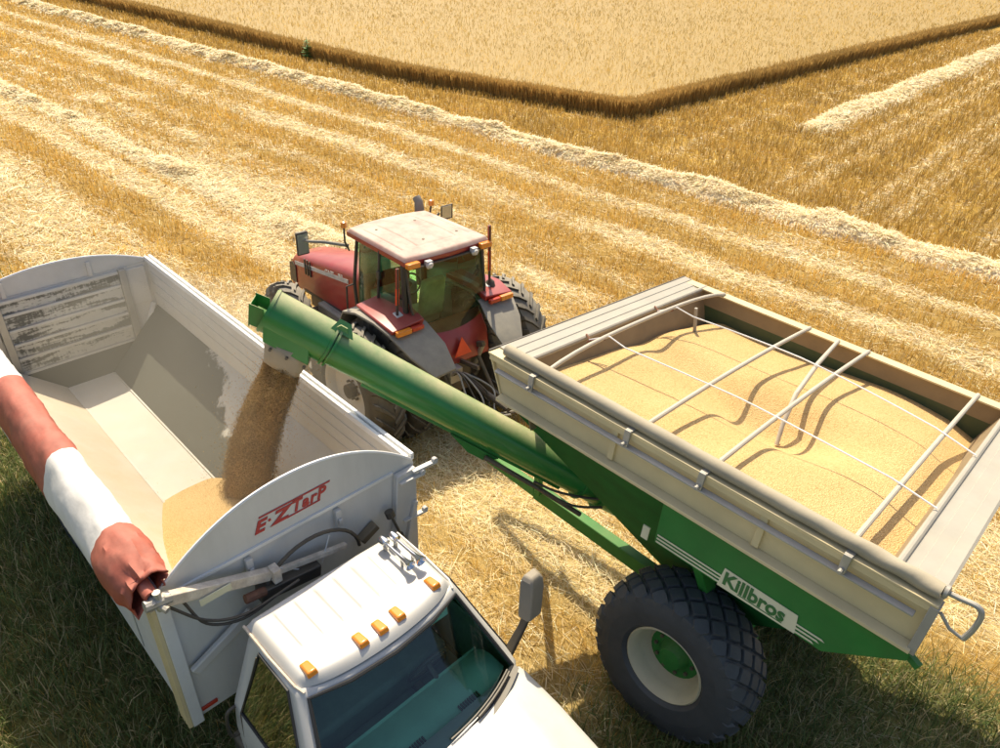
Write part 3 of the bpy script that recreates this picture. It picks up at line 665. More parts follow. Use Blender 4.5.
    for i in range(len(xs) - 1):
        for j in range(n):
            xm = .5 * (xs[i] + xs[i + 1])
            tm.m.append(0 if (xm > -.60 or -3.35 < xm < -1.80 or xm < -4.9) else 1)
    to = tm.build('rolled_tarp', [red, whi], T, smooth=40); so = to.modifiers.new('solid', 'SOLIDIFY'); so.thickness = .012; so.offset = -1
    MB().lathe([(-.9, .05), (-.02, .05), (.06, .052), (.10, .045), (.105, .03), (.06, .028)], (0, -1.235, 2.77), (1, 0, -.08), 16).build('tarp_roll_core', red, T)
    MB().tube([(0, -1.235, 2.76), (.16, -1.24, 2.72)], .025, 10).build('roller_shaft', MT['steel'], T)
    # -- chassis
    for sy in (1, -1): MB().box((XR + .1, sy * .43 - .04, .80), (3.1, sy * .43 + .04, 1.05)).build('frame_rail', MT['dark'], T, bevel=.01)
    for i in range(7): MB().box((XR + .3 + i * .85, -1.1, 1.055), (XR + .4 + i * .85, 1.1, 1.088)).build('cross_member', MT['dark'], T)
    def wheel(x, y, side):
        wl = empty('wheel', Matrix.Identity(4)); wl.parent = T
        road_tyre(.50, .27, .29, (x, y, .5)).build('tyre', MT['rubber'], wl); dish_rim(.29, .24, (x, y, .5), side).build('rim', MT['white'], wl)
        bolts(MB(), 10, .14, side * .03, side * .07, (x, y, .5)).tube([(x, y, .5), (x, y + side * .14, .5)], .08, 14).build('hub', MT['steel'], wl)
    for sy in (1, -1):
        wheel(2.55, sy * .96, sy); wheel(-4.1, sy * .98, sy); wheel(-4.1, sy * .66, sy)
    MB().tube([(-4.1, -1.0, .5), (-4.1, 1.0, .5)], .09, 12).build('rear_axle', MT['dark'], T); MB().tube([(2.55, -.9, .5), (2.55, .9, .5)], .06, 12).build('front_axle', MT['dark'], T)
    for sy in (1, -1): MB().box((.2, sy * .78 - .22, .52), (1.35, sy * .78 + .22, .93)).build('step_tank', MT['black'], T, bevel=.04)
    MB().box((XR - .1, -1.15, .7), (XR - .02, 1.15, .95)).build('rear_bumper', MT['dark'], T, bevel=.02)

    # -- cab: rings from sill to roof, openings left for glass
    #      half ring (y>=0): rear centre, rear corner a, rear corner b, B-post, door window front, A-post outer, A-post inner, front half, front centre
    def ring(z, xr, hw, b, dwf, ao, ai, fh, fc):
        half = [(xr, 0), (xr, hw - .14), (xr + .09, hw - .015), (b, hw), (dwf, hw), ao, ai, fh, (fc, 0)]
        full = half + [(x, -y) for x, y in half[-2:0:-1]]
        return [(x, y, z) for x, y in full]
    spec = [
        (.62, .36, .97, .62, 1.55, (1.62, .96), (1.66, .90), (1.68, .5), 1.68),
        (.80, .35, 1.00, .60, 1.58, (1.66, .985), (1.70, .93), (1.72, .5), 1.72),
        (1.30, .34, 1.01, .58, 1.60, (1.68, .99), (1.73, .93), (1.78, .5), 1.80),
        (1.575, .34, .985, .57, 1.58, (1.68, .965), (1.74, .905), (1.88, .5), 1.94),
        (1.62, .34, .975, .57, 1.545, (1.655, .95), (1.715, .885), (1.86, .5), 1.92),
        (1.90, .345, .875, .60, 1.30, (1.405, .86), (1.465, .795), (1.575, .44), 1.615),
        (2.212, .352, .765, .63, 1.045, (1.145, .752), (1.20, .692), (1.28, .39), 1.312),
        (2.238, .355, .752, .63, 1.025, (1.125, .737), (1.172, .677), (1.25, .385), 1.283),
        (2.258, .365, .738, .62, 1.005, (1.105, .718), (1.145, .66), (1.225, .38), 1.258)]
    rg = [ring(*a) for a in spec]; n = 16
    SEG = dict(rear=[0, 15], rc=[1, 14, 2, 13], door=[3, 12], dfront=[4, 11], apost=[5, 10], front=[6, 7, 8, 9])
    body, gl_f, gl_l, gl_r, gl_b = MB(), MB(), MB(), MB(), MB()
    def face(m, i, j): m.add([rg[i][j], rg[i][(j + 1) % n], rg[i + 1][(j + 1) % n], rg[i + 1][j]], [(0, 1, 2, 3)])
    for i in range(len(rg) - 1):
        for j in range(n):
            win = i in (4, 5)
            if win and j in SEG['front']: face(gl_f, i, j)
            elif win and j == 3: face(gl_l, i, j)
            elif win and j == 12: face(gl_r, i, j)
            elif i == 5 and j in SEG['rear']: face(gl_b, i, j)
            else: face(body, i, j)
    def merge(o, d=.0005):
        import bmesh
        bm = bmesh.new(); bm.from_mesh(o.data); bmesh.ops.remove_doubles(bm, verts=bm.verts, dist=d); bmesh.ops.recalc_face_normals(bm, faces=bm.faces); bm.to_mesh(o.data); bm.free()
        o.data.polygons.foreach_set('use_smooth', [True] * len(o.data.polygons)); o.data.set_sharp_from_angle(angle=R(48)); return o
    cabo = merge(body.build('cab_shell', MT['white'], T, fix=False, smooth=0))
    so = cabo.modifiers.new('solid', 'SOLIDIFY'); so.thickness = .03; so.offset = -1
    for nm, g, m_ in (('windscreen', gl_f, GL_TRUCK), ('side_window', gl_l, GL_SIDE), ('side_window', gl_r, GL_SIDE), ('rear_window', gl_b, GL_SIDE)):
        merge(g.build(nm, m_, T, fix=False, smooth=0))
    # roof skin with pressed ribs
    def roof_pt(a, b):       # a 0..1 rear->front, b -1..1
        top = rg[8]; y = b * (.735 - .02 * a); fx = 1.262 - .10 * abs(b) ** 2 - .05 * abs(b) ** 6
        x = .37 + a * (fx - .37); ed = min(1, a / .05, (1 - a) / .10) ; eb = min(1, (1 - abs(b)) / .10)
        z = 2.255 + .065 * (1 - (1 - ed) ** 2) * (1 - (1 - eb) ** 2) + .018 * (1 - b * b)
        if .10 < a < .62 and abs(b) < .84:
            for k in range(7):
                c = -.72 + .24 * k; dd = abs(b - c)
                if dd < .022: z += .008 * (1 - dd / .022) * min(1, (a - .10) / .05, (.62 - a) / .05)
        return (x, y, z)
    MB().grid(roof_pt, np.linspace(0, 1, 60), np.linspace(-1, 1, 241)).build('roof', MT['white'], T, smooth=40)
    for sy in (1, -1): MB().tube([(.36, sy * .742, 2.258), (.75, sy * .742, 2.262), (1.08, sy * .728, 2.26), (1.16, sy * .70, 2.24)], .012, 6).build('drip_rail', MT['rust'] if sy < 0 else MT['white'], T)
    for y, x in ((-.60, 1.07), (-.19, 1.13), (-.015, 1.135), (.16, 1.125), (.56, 1.065)):
        z = 2.336 - .05 * abs(y) ** 2; hx = .075
        MB().loft([[(x - hx * 1.1, y - .04, z), (x + hx, y - .045, z), (x + hx, y + .045, z), (x - hx * 1.1, y + .04, z)], [(x - hx * .8, y - .03, z + .03), (x + hx * .75, y - .037, z + .048), (x + hx * .75, y + .037, z + .048), (x - hx * .8, y + .03, z + .03)]]).build('roof_marker_light', MT['amber'], T, bevel=.012, seg=3)
    for y, x0 in ((.50, .50), (.595, .52)):
        h = empty('air_horn', Matrix.Identity(4)); h.parent = T
        MB().lathe([(0, .012), (.20, .016), (.30, .028), (.35, .05), (.352, .044), (.31, .02)], (x0 + .02, y, 2.425), (1, 0, 0), 18).build('trumpet', MT['chrome'], h)
        MB().lathe([(-.06, .0), (-.06, .038), (-.01, .042), (.02, .038), (.03, .012)], (x0 + .02, y, 2.425), (1, 0, 0), 16).build('driver_unit', MT['chrome'], h)
        MB().box((x0 + .0, y - .012, 2.33), (x0 + .03, y + .012, 2.40)).box((x0 + .24, y - .008, 2.33), (x0 + .26, y + .008, 2.41)).build('mounting_foot', MT['steel'], h)
    # rubber round the windscreen
    edge = [rg[4][6], rg[5][6], rg[6][6], rg[6][7], rg[6][8], rg[6][9], rg[6][10], rg[5][10], rg[4][10], rg[4][9], rg[4][8], rg[4][7], rg[4][6]]
    MB().tube([(p[0] + .004, p[1], p[2] + .004) for p in edge], .016, 6).build('windscreen_seal', MT['sealblack'], T)
    for js in ((3, 4), (12, 13)):
        e = [rg[4][js[0]], rg[5][js[0]], rg[6][js[0]], rg[6][js[1]], rg[5][js[1]], rg[4][js[1]], rg[4][js[0]]]; s_ = 1 if js[0] == 3 else -1
        MB().tube([(p[0], p[1] + s_ * .003, p[2]) for p in e], .012, 6).build('window_seal', MT['sealblack'], T)
    # doors: seam, handle, key grab
    for sy in (1, -1):
        MB().box((.72, sy * 1.006 - .006, 1.30), (.86, sy * 1.006 + .022 * sy, 1.36)).build('door_handle', MT['black'], T, bevel=.01)
        MB().tube([(.56, sy * 1.0, .80), (.58, sy * 1.005, 1.30), (.57, sy * .988, 1.6), (.60, sy * .885, 1.9), (.62, sy * .79, 2.18)], .005, 5).build('door_seam', MT['dark'], T)
        MB().tube([(1.60, sy * 1.002, .82), (1.615, sy * 1.004, 1.3), (1.60, sy * .98, 1.58)], .005, 5).build('door_seam', MT['dark'], T)
        MB().hose([(.44, sy * .95, 1.20), (.44, sy * 1.06, 1.24), (.44, sy * 1.05, 1.52), (.44, sy * .94, 1.56)], .015, 8).build('grab_handle', MT['black'], T)
    text_part('door_lettering', 'GRAIN', .05, MT['logo'], T, (1.35, -1.012, 1.44), (-1, 0, 0), (0, 0, 1)) if False else None
    # mirrors on arms
    for sy in (1, -1):
        mi = empty('door_mirror', Matrix.Identity(4)); mi.parent = T
        MB().loft([[(1.46, sy * 1.0 - .03, 1.36), (1.56, sy * 1.0 - .03, 1.36), (1.56, sy * 1.0 + .03, 1.36), (1.46, sy * 1.0 + .03, 1.36)], [(1.50, sy * 1.19 - .03, 1.70), (1.57, sy * 1.19 - .03, 1.70), (1.57, sy * 1.19 + .03, 1.70), (1.50, sy * 1.19 + .03, 1.70)], [(1.51, sy * 1.24 - .03, 1.86), (1.58, sy * 1.24 - .03, 1.86), (1.58, sy * 1.24 + .03, 1.86), (1.51, sy * 1.24 + .03, 1.86)]]).build('arm', MT['black'], mi, bevel=.012)
        def mr(z, w_, dpt): return [(1.50, sy * 1.25 - w_, z), (1.50, sy * 1.25 + w_, z), (1.50 + dpt, sy * 1.25 + w_ * .75, z), (1.50 + dpt, sy * 1.25 - w_ * .75, z)]
        MB().loft([mr(1.80, .085, .09), mr(1.84, .10, .125), (mr(2.20, .10, .125)), mr(2.285, .092, .11), mr(2.32, .06, .08)]).build('housing', M('mirror_shell', (.16, .16, .155), .5, dust=.6), mi, bevel=.015, seg=3)
        MB().box((1.494, sy * 1.25 - .085, 1.86), (1.499, sy * 1.25 + .085, 2.26)).build('glass', MIRROR, mi)
    # hood and wings
    def hood_ring(x, hw, zt, zs, crown):
        prof = [(-hw, .95), (-hw, zs - .10), (-hw + .03, zs - .03), (-hw + .10, zs), (-hw + .22, zs + .004), (-hw + .27, zt - .012), (-hw + .36, zt), (-hw * .25, zt + crown), (0, zt + crown * 1.2)]
        return [(x - .05 * (1 - (y / hw) ** 2) * 0, y, z) for y, z in prof] + [(x, -y, z) for y, z in prof[-2::-1]]
    hr = [hood_ring(1.73, .985, 1.60, 1.585, .004), hood_ring(1.80, .985, 1.625, 1.60, .008), hood_ring(2.2, .97, 1.64, 1.59, .02), hood_ring(2.7, .94, 1.60, 1.54, .025), hood_ring(3.0, .90, 1.55, 1.47, .02), hood_ring(3.18, .84, 1.47, 1.38, .015), hood_ring(3.25, .80, 1.32, 1.26, .01)]
    # trim the centre of the first ring back for the cowl
    cow = MB().loft(hr, False, closed=False).build('hood', MT['white'], T, smooth=50)
    MB().plate([(3.25, -.78, .95), (3.25, .78, .95), (3.25, .78, 1.30), (3.25, -.78, 1.30)], (.04, 0, 0)).build('grille_surround', MT['chrome'], T, bevel=.02)
    for k in range(5): MB().box((3.291, -.6, 1.0 + k * .055), (3.31, .6, 1.03 + k * .055)).build('grille_bar', MT['black'], T)
    for sy in (1, -1): MB().box((3.285, sy * .69 - .08, 1.02), (3.32, sy * .69 + .08, 1.24)).build('headlight', MT['silver'], T, bevel=.02)
    MB().box((3.3, -1.05, .60), (3.42, 1.05, .86)).build('front_bumper', MT['chrome'], T, bevel=.03)
    for sy in (1, -1):
        arch = [(2.55 + .62 * math.cos(a), sy * 1.0, .52 + .60 * math.sin(a)) for a in np.linspace(0, math.pi, 14)]
        MB().tube(arch, .05, 8).build('wheel_arch', MT['white'], T)
    # cowl with grille slots and wipers
    def cowl(a, b):
        y = b * .90; x0 = 1.925 - .22 * abs(b) ** 2.2; x1 = 1.99 - .20 * abs(b) ** 2.4
        return (x0 + a * (x1 - x0) - .01, y, 1.628 + .006 * a)
    MB().grid(cowl, np.linspace(0, 1, 6), np.linspace(-1, 1, 40)).build('cowl_panel', MT['black'], T)
    for s0, s1 in ((.80, .06), (-.10, -.78)):
        pts = []
        for k in range(9):
            b = (s0 + (s1 - s0) * k / 8) / .90; pts.append((1.895 - .205 * abs(b) ** 2.2 - .012 * k / 8, b * .9, 1.665 + .012 * k / 8))
        MB().tube(pts, .009, 6).tube([(p[0] + .025, p[1], p[2] + .0) for p in pts[:6]], .011, 6).build('wiper', MT['black'], T)
    # interior: dash, vents, seat, steering wheel, floor
    def dash(a, b):
        y = b * .86; return (1.28 + a * (.58 - .22 * abs(b) ** 2.2), y, 1.44 + .13 * math.sin(min(1, a * 1.6) * math.pi / 2) - .02 * a)
    da = MB().grid(dash, np.linspace(0, 1, 12), np.linspace(-1, 1, 30)).build('dashboard', MT['dash'], T)
    MB().box((1.27, -.86, 1.0), (1.30, .86, 1.45)).build('dash_face', MT['dash'], T)
    for yc in (.42, -.15, -.60):
        for k in range(9): MB().box((1.66, yc + k * .024 - .1, 1.555), (1.71, yc + k * .024 - .088, 1.575)).build('vent_slot', MT['black'], da)
    MB().box((.42, -.9, .95), (1.6, .9, .98)).build('cab_floor', MT['cabint'], T)
    MB().box((.47, -.80, 1.0), (.98, .80, 1.30)).build('bench_seat', MT['cabint'], T, bevel=.05); MB().plate([(.40, -.74, 1.3), (.40, .74, 1.3), (.42, .68, 1.92), (.42, -.68, 1.92)], (.13, 0, 0)).build('seat_back', MT['cabint'], T, bevel=.04)
    sw = [(1.16 + .07 * math.sin(a), .42 + .2 * math.cos(a), 1.50 + .18 * math.sin(a)) for a in np.linspace(0, 2 * math.pi, 25)]
    MB().tube(sw, .016, 8).tube([(1.35, .42, 1.38), (1.16, .42, 1.5)], .03, 8).tube([(1.16, .23, 1.5), (1.16, .61, 1.5)], .012, 6).build('steering_wheel', MT['black'], T)
    MB().loft([[(1.18, .62, 2.13), (1.22, .60, 2.06), (1.22, .2, 2.08), (1.18, .2, 2.15)], [(1.05, .66, 2.17), (1.06, .64, 2.14), (1.08, .2, 2.16), (1.06, .2, 2.19)]]).build('sun_visor', MT['dash'], T, bevel=.004)
    return T
truck()
# ------------------------------------------------------------------ the grain cart (X forward to the tractor, Y near side, Z up)
CART_M = frame_matrix(R(136.74), (.837, 7.093, -.133), R(1.07), R(5.21))
RIM_Z = 3.40
def grain_z(x, y):
    z = 3.25 + .05 * np.sin(x * 1.7 + .6) - .085 * np.clip(-(y + .3), 0, 2) ** 1.25 + .02 * y
    z = z - .26 * np.exp(-(((x + 2.45) / .55) ** 2 + ((y - .12) / .42) ** 2))              # funnel
    z = z - .16 * np.exp(-(((x + 1.45) / .9) ** 2 + ((y - .05 + .35 * (x + 1.45)) / .28) ** 2))  # trough running towards it
    z = z - .16 * sstep(-.75, -.2, x) * sstep(1.4, -.6, y) - .08 * sstep(-.8, -.2, x) + .05 * np.exp(-(((x + 1.0) / .8) ** 2 + ((y + .5) / .9) ** 2)) - .10 * sstep(-2.6, -3.8, x) * sstep(-.2, -1.7, y)
    z = z - .07 * sstep(-3.3, -3.8, x) - .06 * sstep(1.2, 1.75, y)
    return z + .012 * (fbm(x * 3, y * 3, 101) - .5)
WHEAT = None
def grain_mat():
    m = bpy.data.materials.new('wheat_grain'); t, N, L = nodes(m); p = N['Principled BSDF']; p.inputs['Roughness'].default_value = .75; p.inputs['Specular IOR Level'].default_value = .25
    tc = N.new('ShaderNodeTexCoord')
    v = N.new('ShaderNodeTexVoronoi'); v.inputs['Scale'].default_value = 95; L.new(tc.outputs['Object'], v.inputs['Vector'])
    n = N.new('ShaderNodeTexNoise'); n.inputs['Scale'].default_value = 34; n.inputs['Detail'].default_value = 6; n.inputs['Roughness'].default_value = .8; L.new(tc.outputs['Object'], n.inputs['Vector'])
    n2 = N.new('ShaderNodeTexNoise'); n2.inputs['Scale'].default_value = 1.6; n2.inputs['Detail'].default_value = 5; L.new(tc.outputs['Object'], n2.inputs['Vector'])
    cr = N.new('ShaderNodeValToRGB'); e = cr.color_ramp.elements; e[0].position = 0; e[0].color = (.42, .24, .075, 1); e[1].position = 1; e[1].color = (.75, .53, .255, 1)
    k = e.new(.5); k.color = (.64, .425, .175, 1)
    ad = N.new('ShaderNodeMath'); ad.operation = 'MULTIPLY_ADD'; ad.inputs[1].default_value = .45
    sp = N.new('ShaderNodeSeparateColor'); L.new(v.outputs['Color'], sp.inputs[0]); L.new(sp.outputs[0], ad.inputs[0])
    a2 = N.new('ShaderNodeMath'); a2.operation = 'MULTIPLY_ADD'; a2.inputs[1].default_value = .45; L.new(n.outputs[0], a2.inputs[0])
    a3 = N.new('ShaderNodeMath'); a3.operation = 'MULTIPLY_ADD'; a3.inputs[1].default_value = .5; a3.inputs[2].default_value = -.2; L.new(n2.outputs[0], a3.inputs[0])
    L.new(a3.outputs[0], a2.inputs[2]); L.new(a2.outputs[0], ad.inputs[2]); L.new(ad.outputs[0], cr.inputs[0]); L.new(cr.outputs[0], p.inputs['Base Color'])
    b = N.new('ShaderNodeBump'); b.inputs['Strength'].default_value = .85; b.inputs['Distance'].default_value = .009; L.new(v.outputs['Distance'], b.inputs['Height']); L.new(b.outputs[0], p.inputs['Normal'])
    return m
WHEAT = grain_mat()

def cart():
    T = empty('grain_cart', CART_M)
    tag(T, 'green and cream grain cart full of wheat with unloading auger raised', 'grain cart')
    W = 1.78; XB = -4.10
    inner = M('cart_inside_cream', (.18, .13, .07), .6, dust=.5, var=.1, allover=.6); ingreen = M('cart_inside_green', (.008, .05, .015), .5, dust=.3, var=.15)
    # upper box: sheet walls with top flange and bottom lip
    for sy in (1, -1):
        n_ = 'near'
        wl = MB().plate([(-.17, sy * (W - .05), 3.0), (XB + .03, sy * (W - .05), 3.0), (XB, sy * (W - .05), RIM_Z - .012), (-.01, sy * (W - .05), RIM_Z - .012)], (0, -sy * .02, 0)).build('side_panel', MT['cream'], T)
        MB().box((XB, min(sy * (W - .14), sy * (W + .005)), RIM_Z - .011), (0, max(sy * (W - .14), sy * (W + .005)), RIM_Z + .008)).build('top_flange', MT['cream'], wl, bevel=.004)
        MB().box((XB + .01, min(sy * (W - .035), sy * W), RIM_Z - .065), (-.02, max(sy * (W - .035), sy * W), RIM_Z - .0125)).build('flange_lip', MT['cream'], wl, bevel=.004)
        MB().plate([(-.19, sy * (W - .048), 2.99), (XB + .02, sy * (W - .048), 2.99), (XB + .02, sy * (W + .03), 2.965), (-.19, sy * (W + .03), 2.965)], (0, 0, .03)).build('bottom_lip', MT['cream'], wl, bevel=.004)
        MB().plate([(XB + .10, sy * (W - .015), RIM_Z - .13), (-.13, sy * (W - .015), RIM_Z - .13), (-.13, sy * (W + .03), RIM_Z - .15), (XB + .10, sy * (W + .03), RIM_Z - .15)], (0, 0, .014)).build('latch_rail', MT['steel'], wl, bevel=.003)
        MB().box((XB - .012, min(sy * (W - .12), sy * (W + .01)), 2.96), (XB + .045, max(sy * (W - .12), sy * (W + .01)), RIM_Z - .012)).build('corner_post', MT['boards'], wl, bevel=.005)
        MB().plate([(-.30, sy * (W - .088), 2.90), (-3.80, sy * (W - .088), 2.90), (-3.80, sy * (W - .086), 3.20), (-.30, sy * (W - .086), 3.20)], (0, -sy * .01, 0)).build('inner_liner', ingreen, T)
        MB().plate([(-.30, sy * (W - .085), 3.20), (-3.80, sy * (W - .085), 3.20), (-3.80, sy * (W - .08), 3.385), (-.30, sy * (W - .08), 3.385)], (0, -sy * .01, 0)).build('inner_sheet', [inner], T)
        for x in (-1.52, -2.9):
            MB().box((x - .03, min(sy * (W - .05), sy * (W - .02)), 3.03), (x + .03, max(sy * (W - .05), sy * (W - .02)), RIM_Z - .07)).build('stiffener', MT['cream'], wl, bevel=.004)
        # green skirt plate carrying the decals
        sk = MB().plate([(-2.08, sy * 1.70, 2.985), (-2.10, sy * 1.70, 2.46), (-3.60, sy * 1.70, 2.46), (-4.09, sy * 1.70, 2.82), (-4.09, sy * 1.70, 2.985)], (0, -sy * .02, 0)).build('skirt_plate', MT['green'], T, bevel=.003)
    # end walls and the ribbed boards along front and rear
    MB().plate([(0, -W + .01, RIM_Z - .01), (0, W - .01, RIM_Z - .01), (-.17, W - .04, 3.0), (-.17, -W + .04, 3.0)], (-.02, 0, 0)).build('front_panel', MT['cream'], T)
    MB().plate([(XB, -W + .05, RIM_Z - .01), (XB, W - .05, RIM_Z - .01), (XB + .03, W - .05, 2.98), (XB + .03, -W + .05, 2.98)], (.02, 0, 0)).build('rear_panel', MT['cream'], T)
    def board(x0, x1, nm):
        s = 1 if x1 < x0 else -1; b = MB(); prof = []
        xs = [0, .02, .10, .105, .112, .117, .21, .215, .222, .227, .30, .325, .34]
        zs = [.0, .012, .004, .004, -.004, -.004, -.010, -.010, -.018, -.018, -.026, -.022, -.05]
        rings = []
        for a, z in zip(xs, zs): rings.append([(x0 - s * a, -W + .015, RIM_Z + .012 + z), (x0 - s * a, W - .14, RIM_Z + .012 + z), (x0 - s * a, W - .14, RIM_Z - .008 + z), (x0 - s * a, -W + .015, RIM_Z - .008 + z)])
        b.loft(rings, True); o = b.build(nm, MT['boards'], T, smooth=20)
        MB().tube([(x0 - s * .325, -W + .02, RIM_Z - .012), (x0 - s * .325, W - .14, RIM_Z - .012)], .028, 10).build('board_edge_pipe', MT['boards'], o)
        return o
    fb = board(0, -1, 'front_board'); rb = board(XB, 0, 'rear_board')
    MB().tube([(.004, -W + .01, RIM_Z + .012), (.004, W - .01, RIM_Z + .012)], .012, 6).build('edge_trim', MT['black'], fb)
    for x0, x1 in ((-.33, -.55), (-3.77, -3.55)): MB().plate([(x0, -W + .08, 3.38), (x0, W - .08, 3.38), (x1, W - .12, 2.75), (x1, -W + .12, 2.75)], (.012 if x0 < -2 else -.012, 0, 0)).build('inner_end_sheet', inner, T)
    # lower hopper
    top = [(-.19, 1.72, 2.975), (-4.08, 1.72, 2.975), (-4.08, -1.72, 2.975), (-.19, -1.72, 2.975)]; bot = [(-1.9, .36, .95), (-2.65, .36, .95), (-2.65, -.36, .95), (-1.9, -.36, .95)]
    hp = MB(); hp.loft([[V3(*p) for p in top], [V3(*p) for p in bot]], False); hp.add(bot, [(0, 1, 2, 3)]); ho = hp.build('hopper', MT['hopper'], T, smooth=0)
    so = ho.modifiers.new('solid', 'SOLIDIFY'); so.thickness = .012; so.offset = 0
    MB().box((-2.75, -.4, .70), (-1.8, .4, .948)).build('sump', MT['green'], T, bevel=.02)
    # decals: three pinstripes, name plate, lettering
    yd = 1.704
    for k in range(3):
        z = 2.475 + .035 * k
        MB().plate([(-2.115 - .0 * k, yd, z), (-2.76, yd, z + .004), (-2.76, yd, z + .020), (-2.115, yd, z + .016)], (0, .003, 0)).build('pinstripe', MT['decal'], T)
        MB().plate([(-3.36, yd, z + .006), (-3.60 + .03 * (2 - k), yd, z + .008), (-3.575 + .03 * (2 - k), yd, z + .024), (-3.36, yd, z + .022)], (0, .003, 0)).build('pinstripe', MT['decal'], T)
    pl = MB().plate([(-2.72, yd, 2.455), (-3.39, yd, 2.468), (-3.365, yd, 2.640), (-2.74, yd, 2.650)], (0, .004, 0)).build('name_plate', MT['decal'], T)
    text_part('lettering', 'Killbros', .175, MT['decalgreen'], pl, (-2.752, yd + .007, 2.503), (-1, 0, 0), (0, 0, 1), bold=.0055, squash=.97, spacing=1.0)
    MB().plate([(-2.90, yd + .005, 2.482), (-3.28, yd + .005, 2.486), (-3.28, yd + .005, 2.493), (-2.90, yd + .005, 2.489)], (0, .002, 0)).build('underline', MT['decalgreen'], pl)
    MB().box((-2.0, 1.62, 2.36), (-1.93, 1.63, 2.5)).build('warning_label', MT['decal'], T)
    # rolled cover along the near rim, its brackets, crank
    tb = MB(); xs = np.linspace(-.16, XB + .03, 90); rings = []
    for i, x in enumerate(xs):
        rr = .058 + .0015 * math.sin(i * .5); ring = []
        for a in np.linspace(0, 2 * math.pi, 19)[:-1]:
            spir = .004 * max(0, (-x - 2.8)) * math.sin(9 * x * 2.2 + a * 2); ring.append((x, 1.70 + (rr + spir) * math.cos(a), RIM_Z + .07 + (rr + spir) * math.sin(a)))
        rings.append(ring)
    tb.loft(rings, True).build('rolled_cover', MT['tarpgrey'], T, smooth=60)
    for x in (-.58, -1.66, -2.37, -3.51):
        br = MB().plate([(x - .03, 1.70, RIM_Z + .012), (x + .03, 1.70, RIM_Z + .012), (x + .03, 1.80, RIM_Z + .03), (x + .03, 1.825, RIM_Z - .02), (x + .03, 1.825, RIM_Z - .15), (x - .03, 1.825, RIM_Z - .15), (x - .03, 1.825, RIM_Z - .02), (x - .03, 1.80, RIM_Z + .03)][0:2] + [(x + .03, 1.79, RIM_Z + .012), (x - .03, 1.79, RIM_Z + .012)], (0, 0, .014))
        br.box((x - .028, 1.79, RIM_Z - .13), (x + .028, 1.812, RIM_Z + .026)).tube([(x, 1.80, RIM_Z - .10), (x, 1.86, RIM_Z - .10)], .018, 8); br.build('cover_bracket', MT['steel'], T, bevel=.003)
    MB().hose([(-4.06, 1.70, RIM_Z + .085), (-4.16, 1.70, RIM_Z + .09), (-4.27, 1.70, RIM_Z + .10), (-4.31, 1.70, RIM_Z + .05), (-4.31, 1.71, RIM_Z - .06), (-4.29, 1.72, RIM_Z - .16)], .019, 10).tube([(-4.29, 1.72, RIM_Z - .16), (-4.20, 1.75, RIM_Z - .12), (-4.12, 1.77, RIM_Z - .03)], .012, 8).build('crank_handle', MT['steel'], T)
    MB().lathe([(0, .03), (.01, .05), (.03, .05), (.04, .03)], (-4.07, 1.70, RIM_Z + .085), (-1, 0, 0), 14).build('roll_end_cap', MT['steel'], T)
    # cross bows, brace and the two ropes
    for i, (x, h, far) in enumerate(((-.61, .10, -1.72), (-1.70, .045, -1.74), (-2.375, .045, -1.74), (-3.475, .03, -1.75))):
        pts = []
        for t in np.linspace(0, 1, 15):
            y = 1.68 + (far - 1.68) * t; arch = h * (1 - (2 * t - 1) ** 4) if i == 0 else h * (1 - (2 * t - 1) ** 2)
            pts.append((x + (.04 * math.sin(t * 3.1) if i == 0 else 0), y, RIM_Z + .012 + arch))
        MB().tube(pts, .022, 10).build('cross_bow', MT['bow'], T)
    MB().tube([(-2.05, -1.70, RIM_Z + .01), (-2.16, -.85, RIM_Z + .04), (-2.27, -.12, RIM_Z + .0), (-2.32, .12, RIM_Z - .22), (-2.36, .22, 3.0)], [.022, .024, .024, .022, .02], 10).build('centre_brace', MT['bow'], T)
    MB().tube([(-2.345, .16, 2.97), (-2.40, .24, 2.90)], .035, 8).build('brace_foot', MT['rustdark'], T)
    MB().bar((-.70, -.86, RIM_Z + .08), (-.74, -.90, RIM_Z - .22), .03, .03, (1, 0, 0)).build('bow_support', MT['boards'], T)
    for y0, y1, y2 in ((.72, .58, .70), (-.55, -.78, -.42)):
        pts = [(-.40, y0, RIM_Z + .0), (-.61, y0 - .03, RIM_Z + .122)]
        for x in np.linspace(-.8, -3.4, 16): pts.append((x, y0 + (y1 - y0) * math.sin(math.pi * min(1, (-x - .4) / 3.3)) + (y2 - y0) * max(0, (-x - .6) / 3.1) ** 2, RIM_Z + .075 - .008 * abs(math.sin((x + .6) * 2.2))))
        pts += [(-3.77, y2, RIM_Z + .03)]
        MB().tube(pts, .0075, 6).build('cover_rope', MT['rope'], T)
        MB().tube([(-.33, y0 - .04, RIM_Z + .02), (-.42, y0, RIM_Z - .0), (-.60, y0 + .03, RIM_Z + .10)], .012, 6).tube([(-.38, y0, RIM_Z - .03), (-.56, y0 - .05, RIM_Z + .07)], .010, 6).build('rope_tie', MT['rustdark'], T)
    # wheels
    def wheel(side):
        y = side * 1.12; o = (-2.40, y, .86); Rr, w_, rr = .86, .64, .405
        wl = empty('wheel', Matrix.Identity(4)); wl.parent = T
        m = MB(); h = w_ / 2
        def rad(t): return Rr - .035 - .075 * abs(t) ** 3.0
        prof = [(-h * .72, rr), (-h * .93, rr + .05), (-h, rr + .2), (-h * 1.0, Rr - .25), (-h * .97, Rr - .14)] + [(h * t, rad(t)) for t in np.linspace(-.93, .93, 15)] + [(h * .97, Rr - .14), (h * 1.0, Rr - .25), (h, rr + .2), (h * .93, rr + .05), (h * .72, rr)]
        m.lathe(prof, o, (0, 1, 0), 72, closed=True)
        rows = 6; n = 22
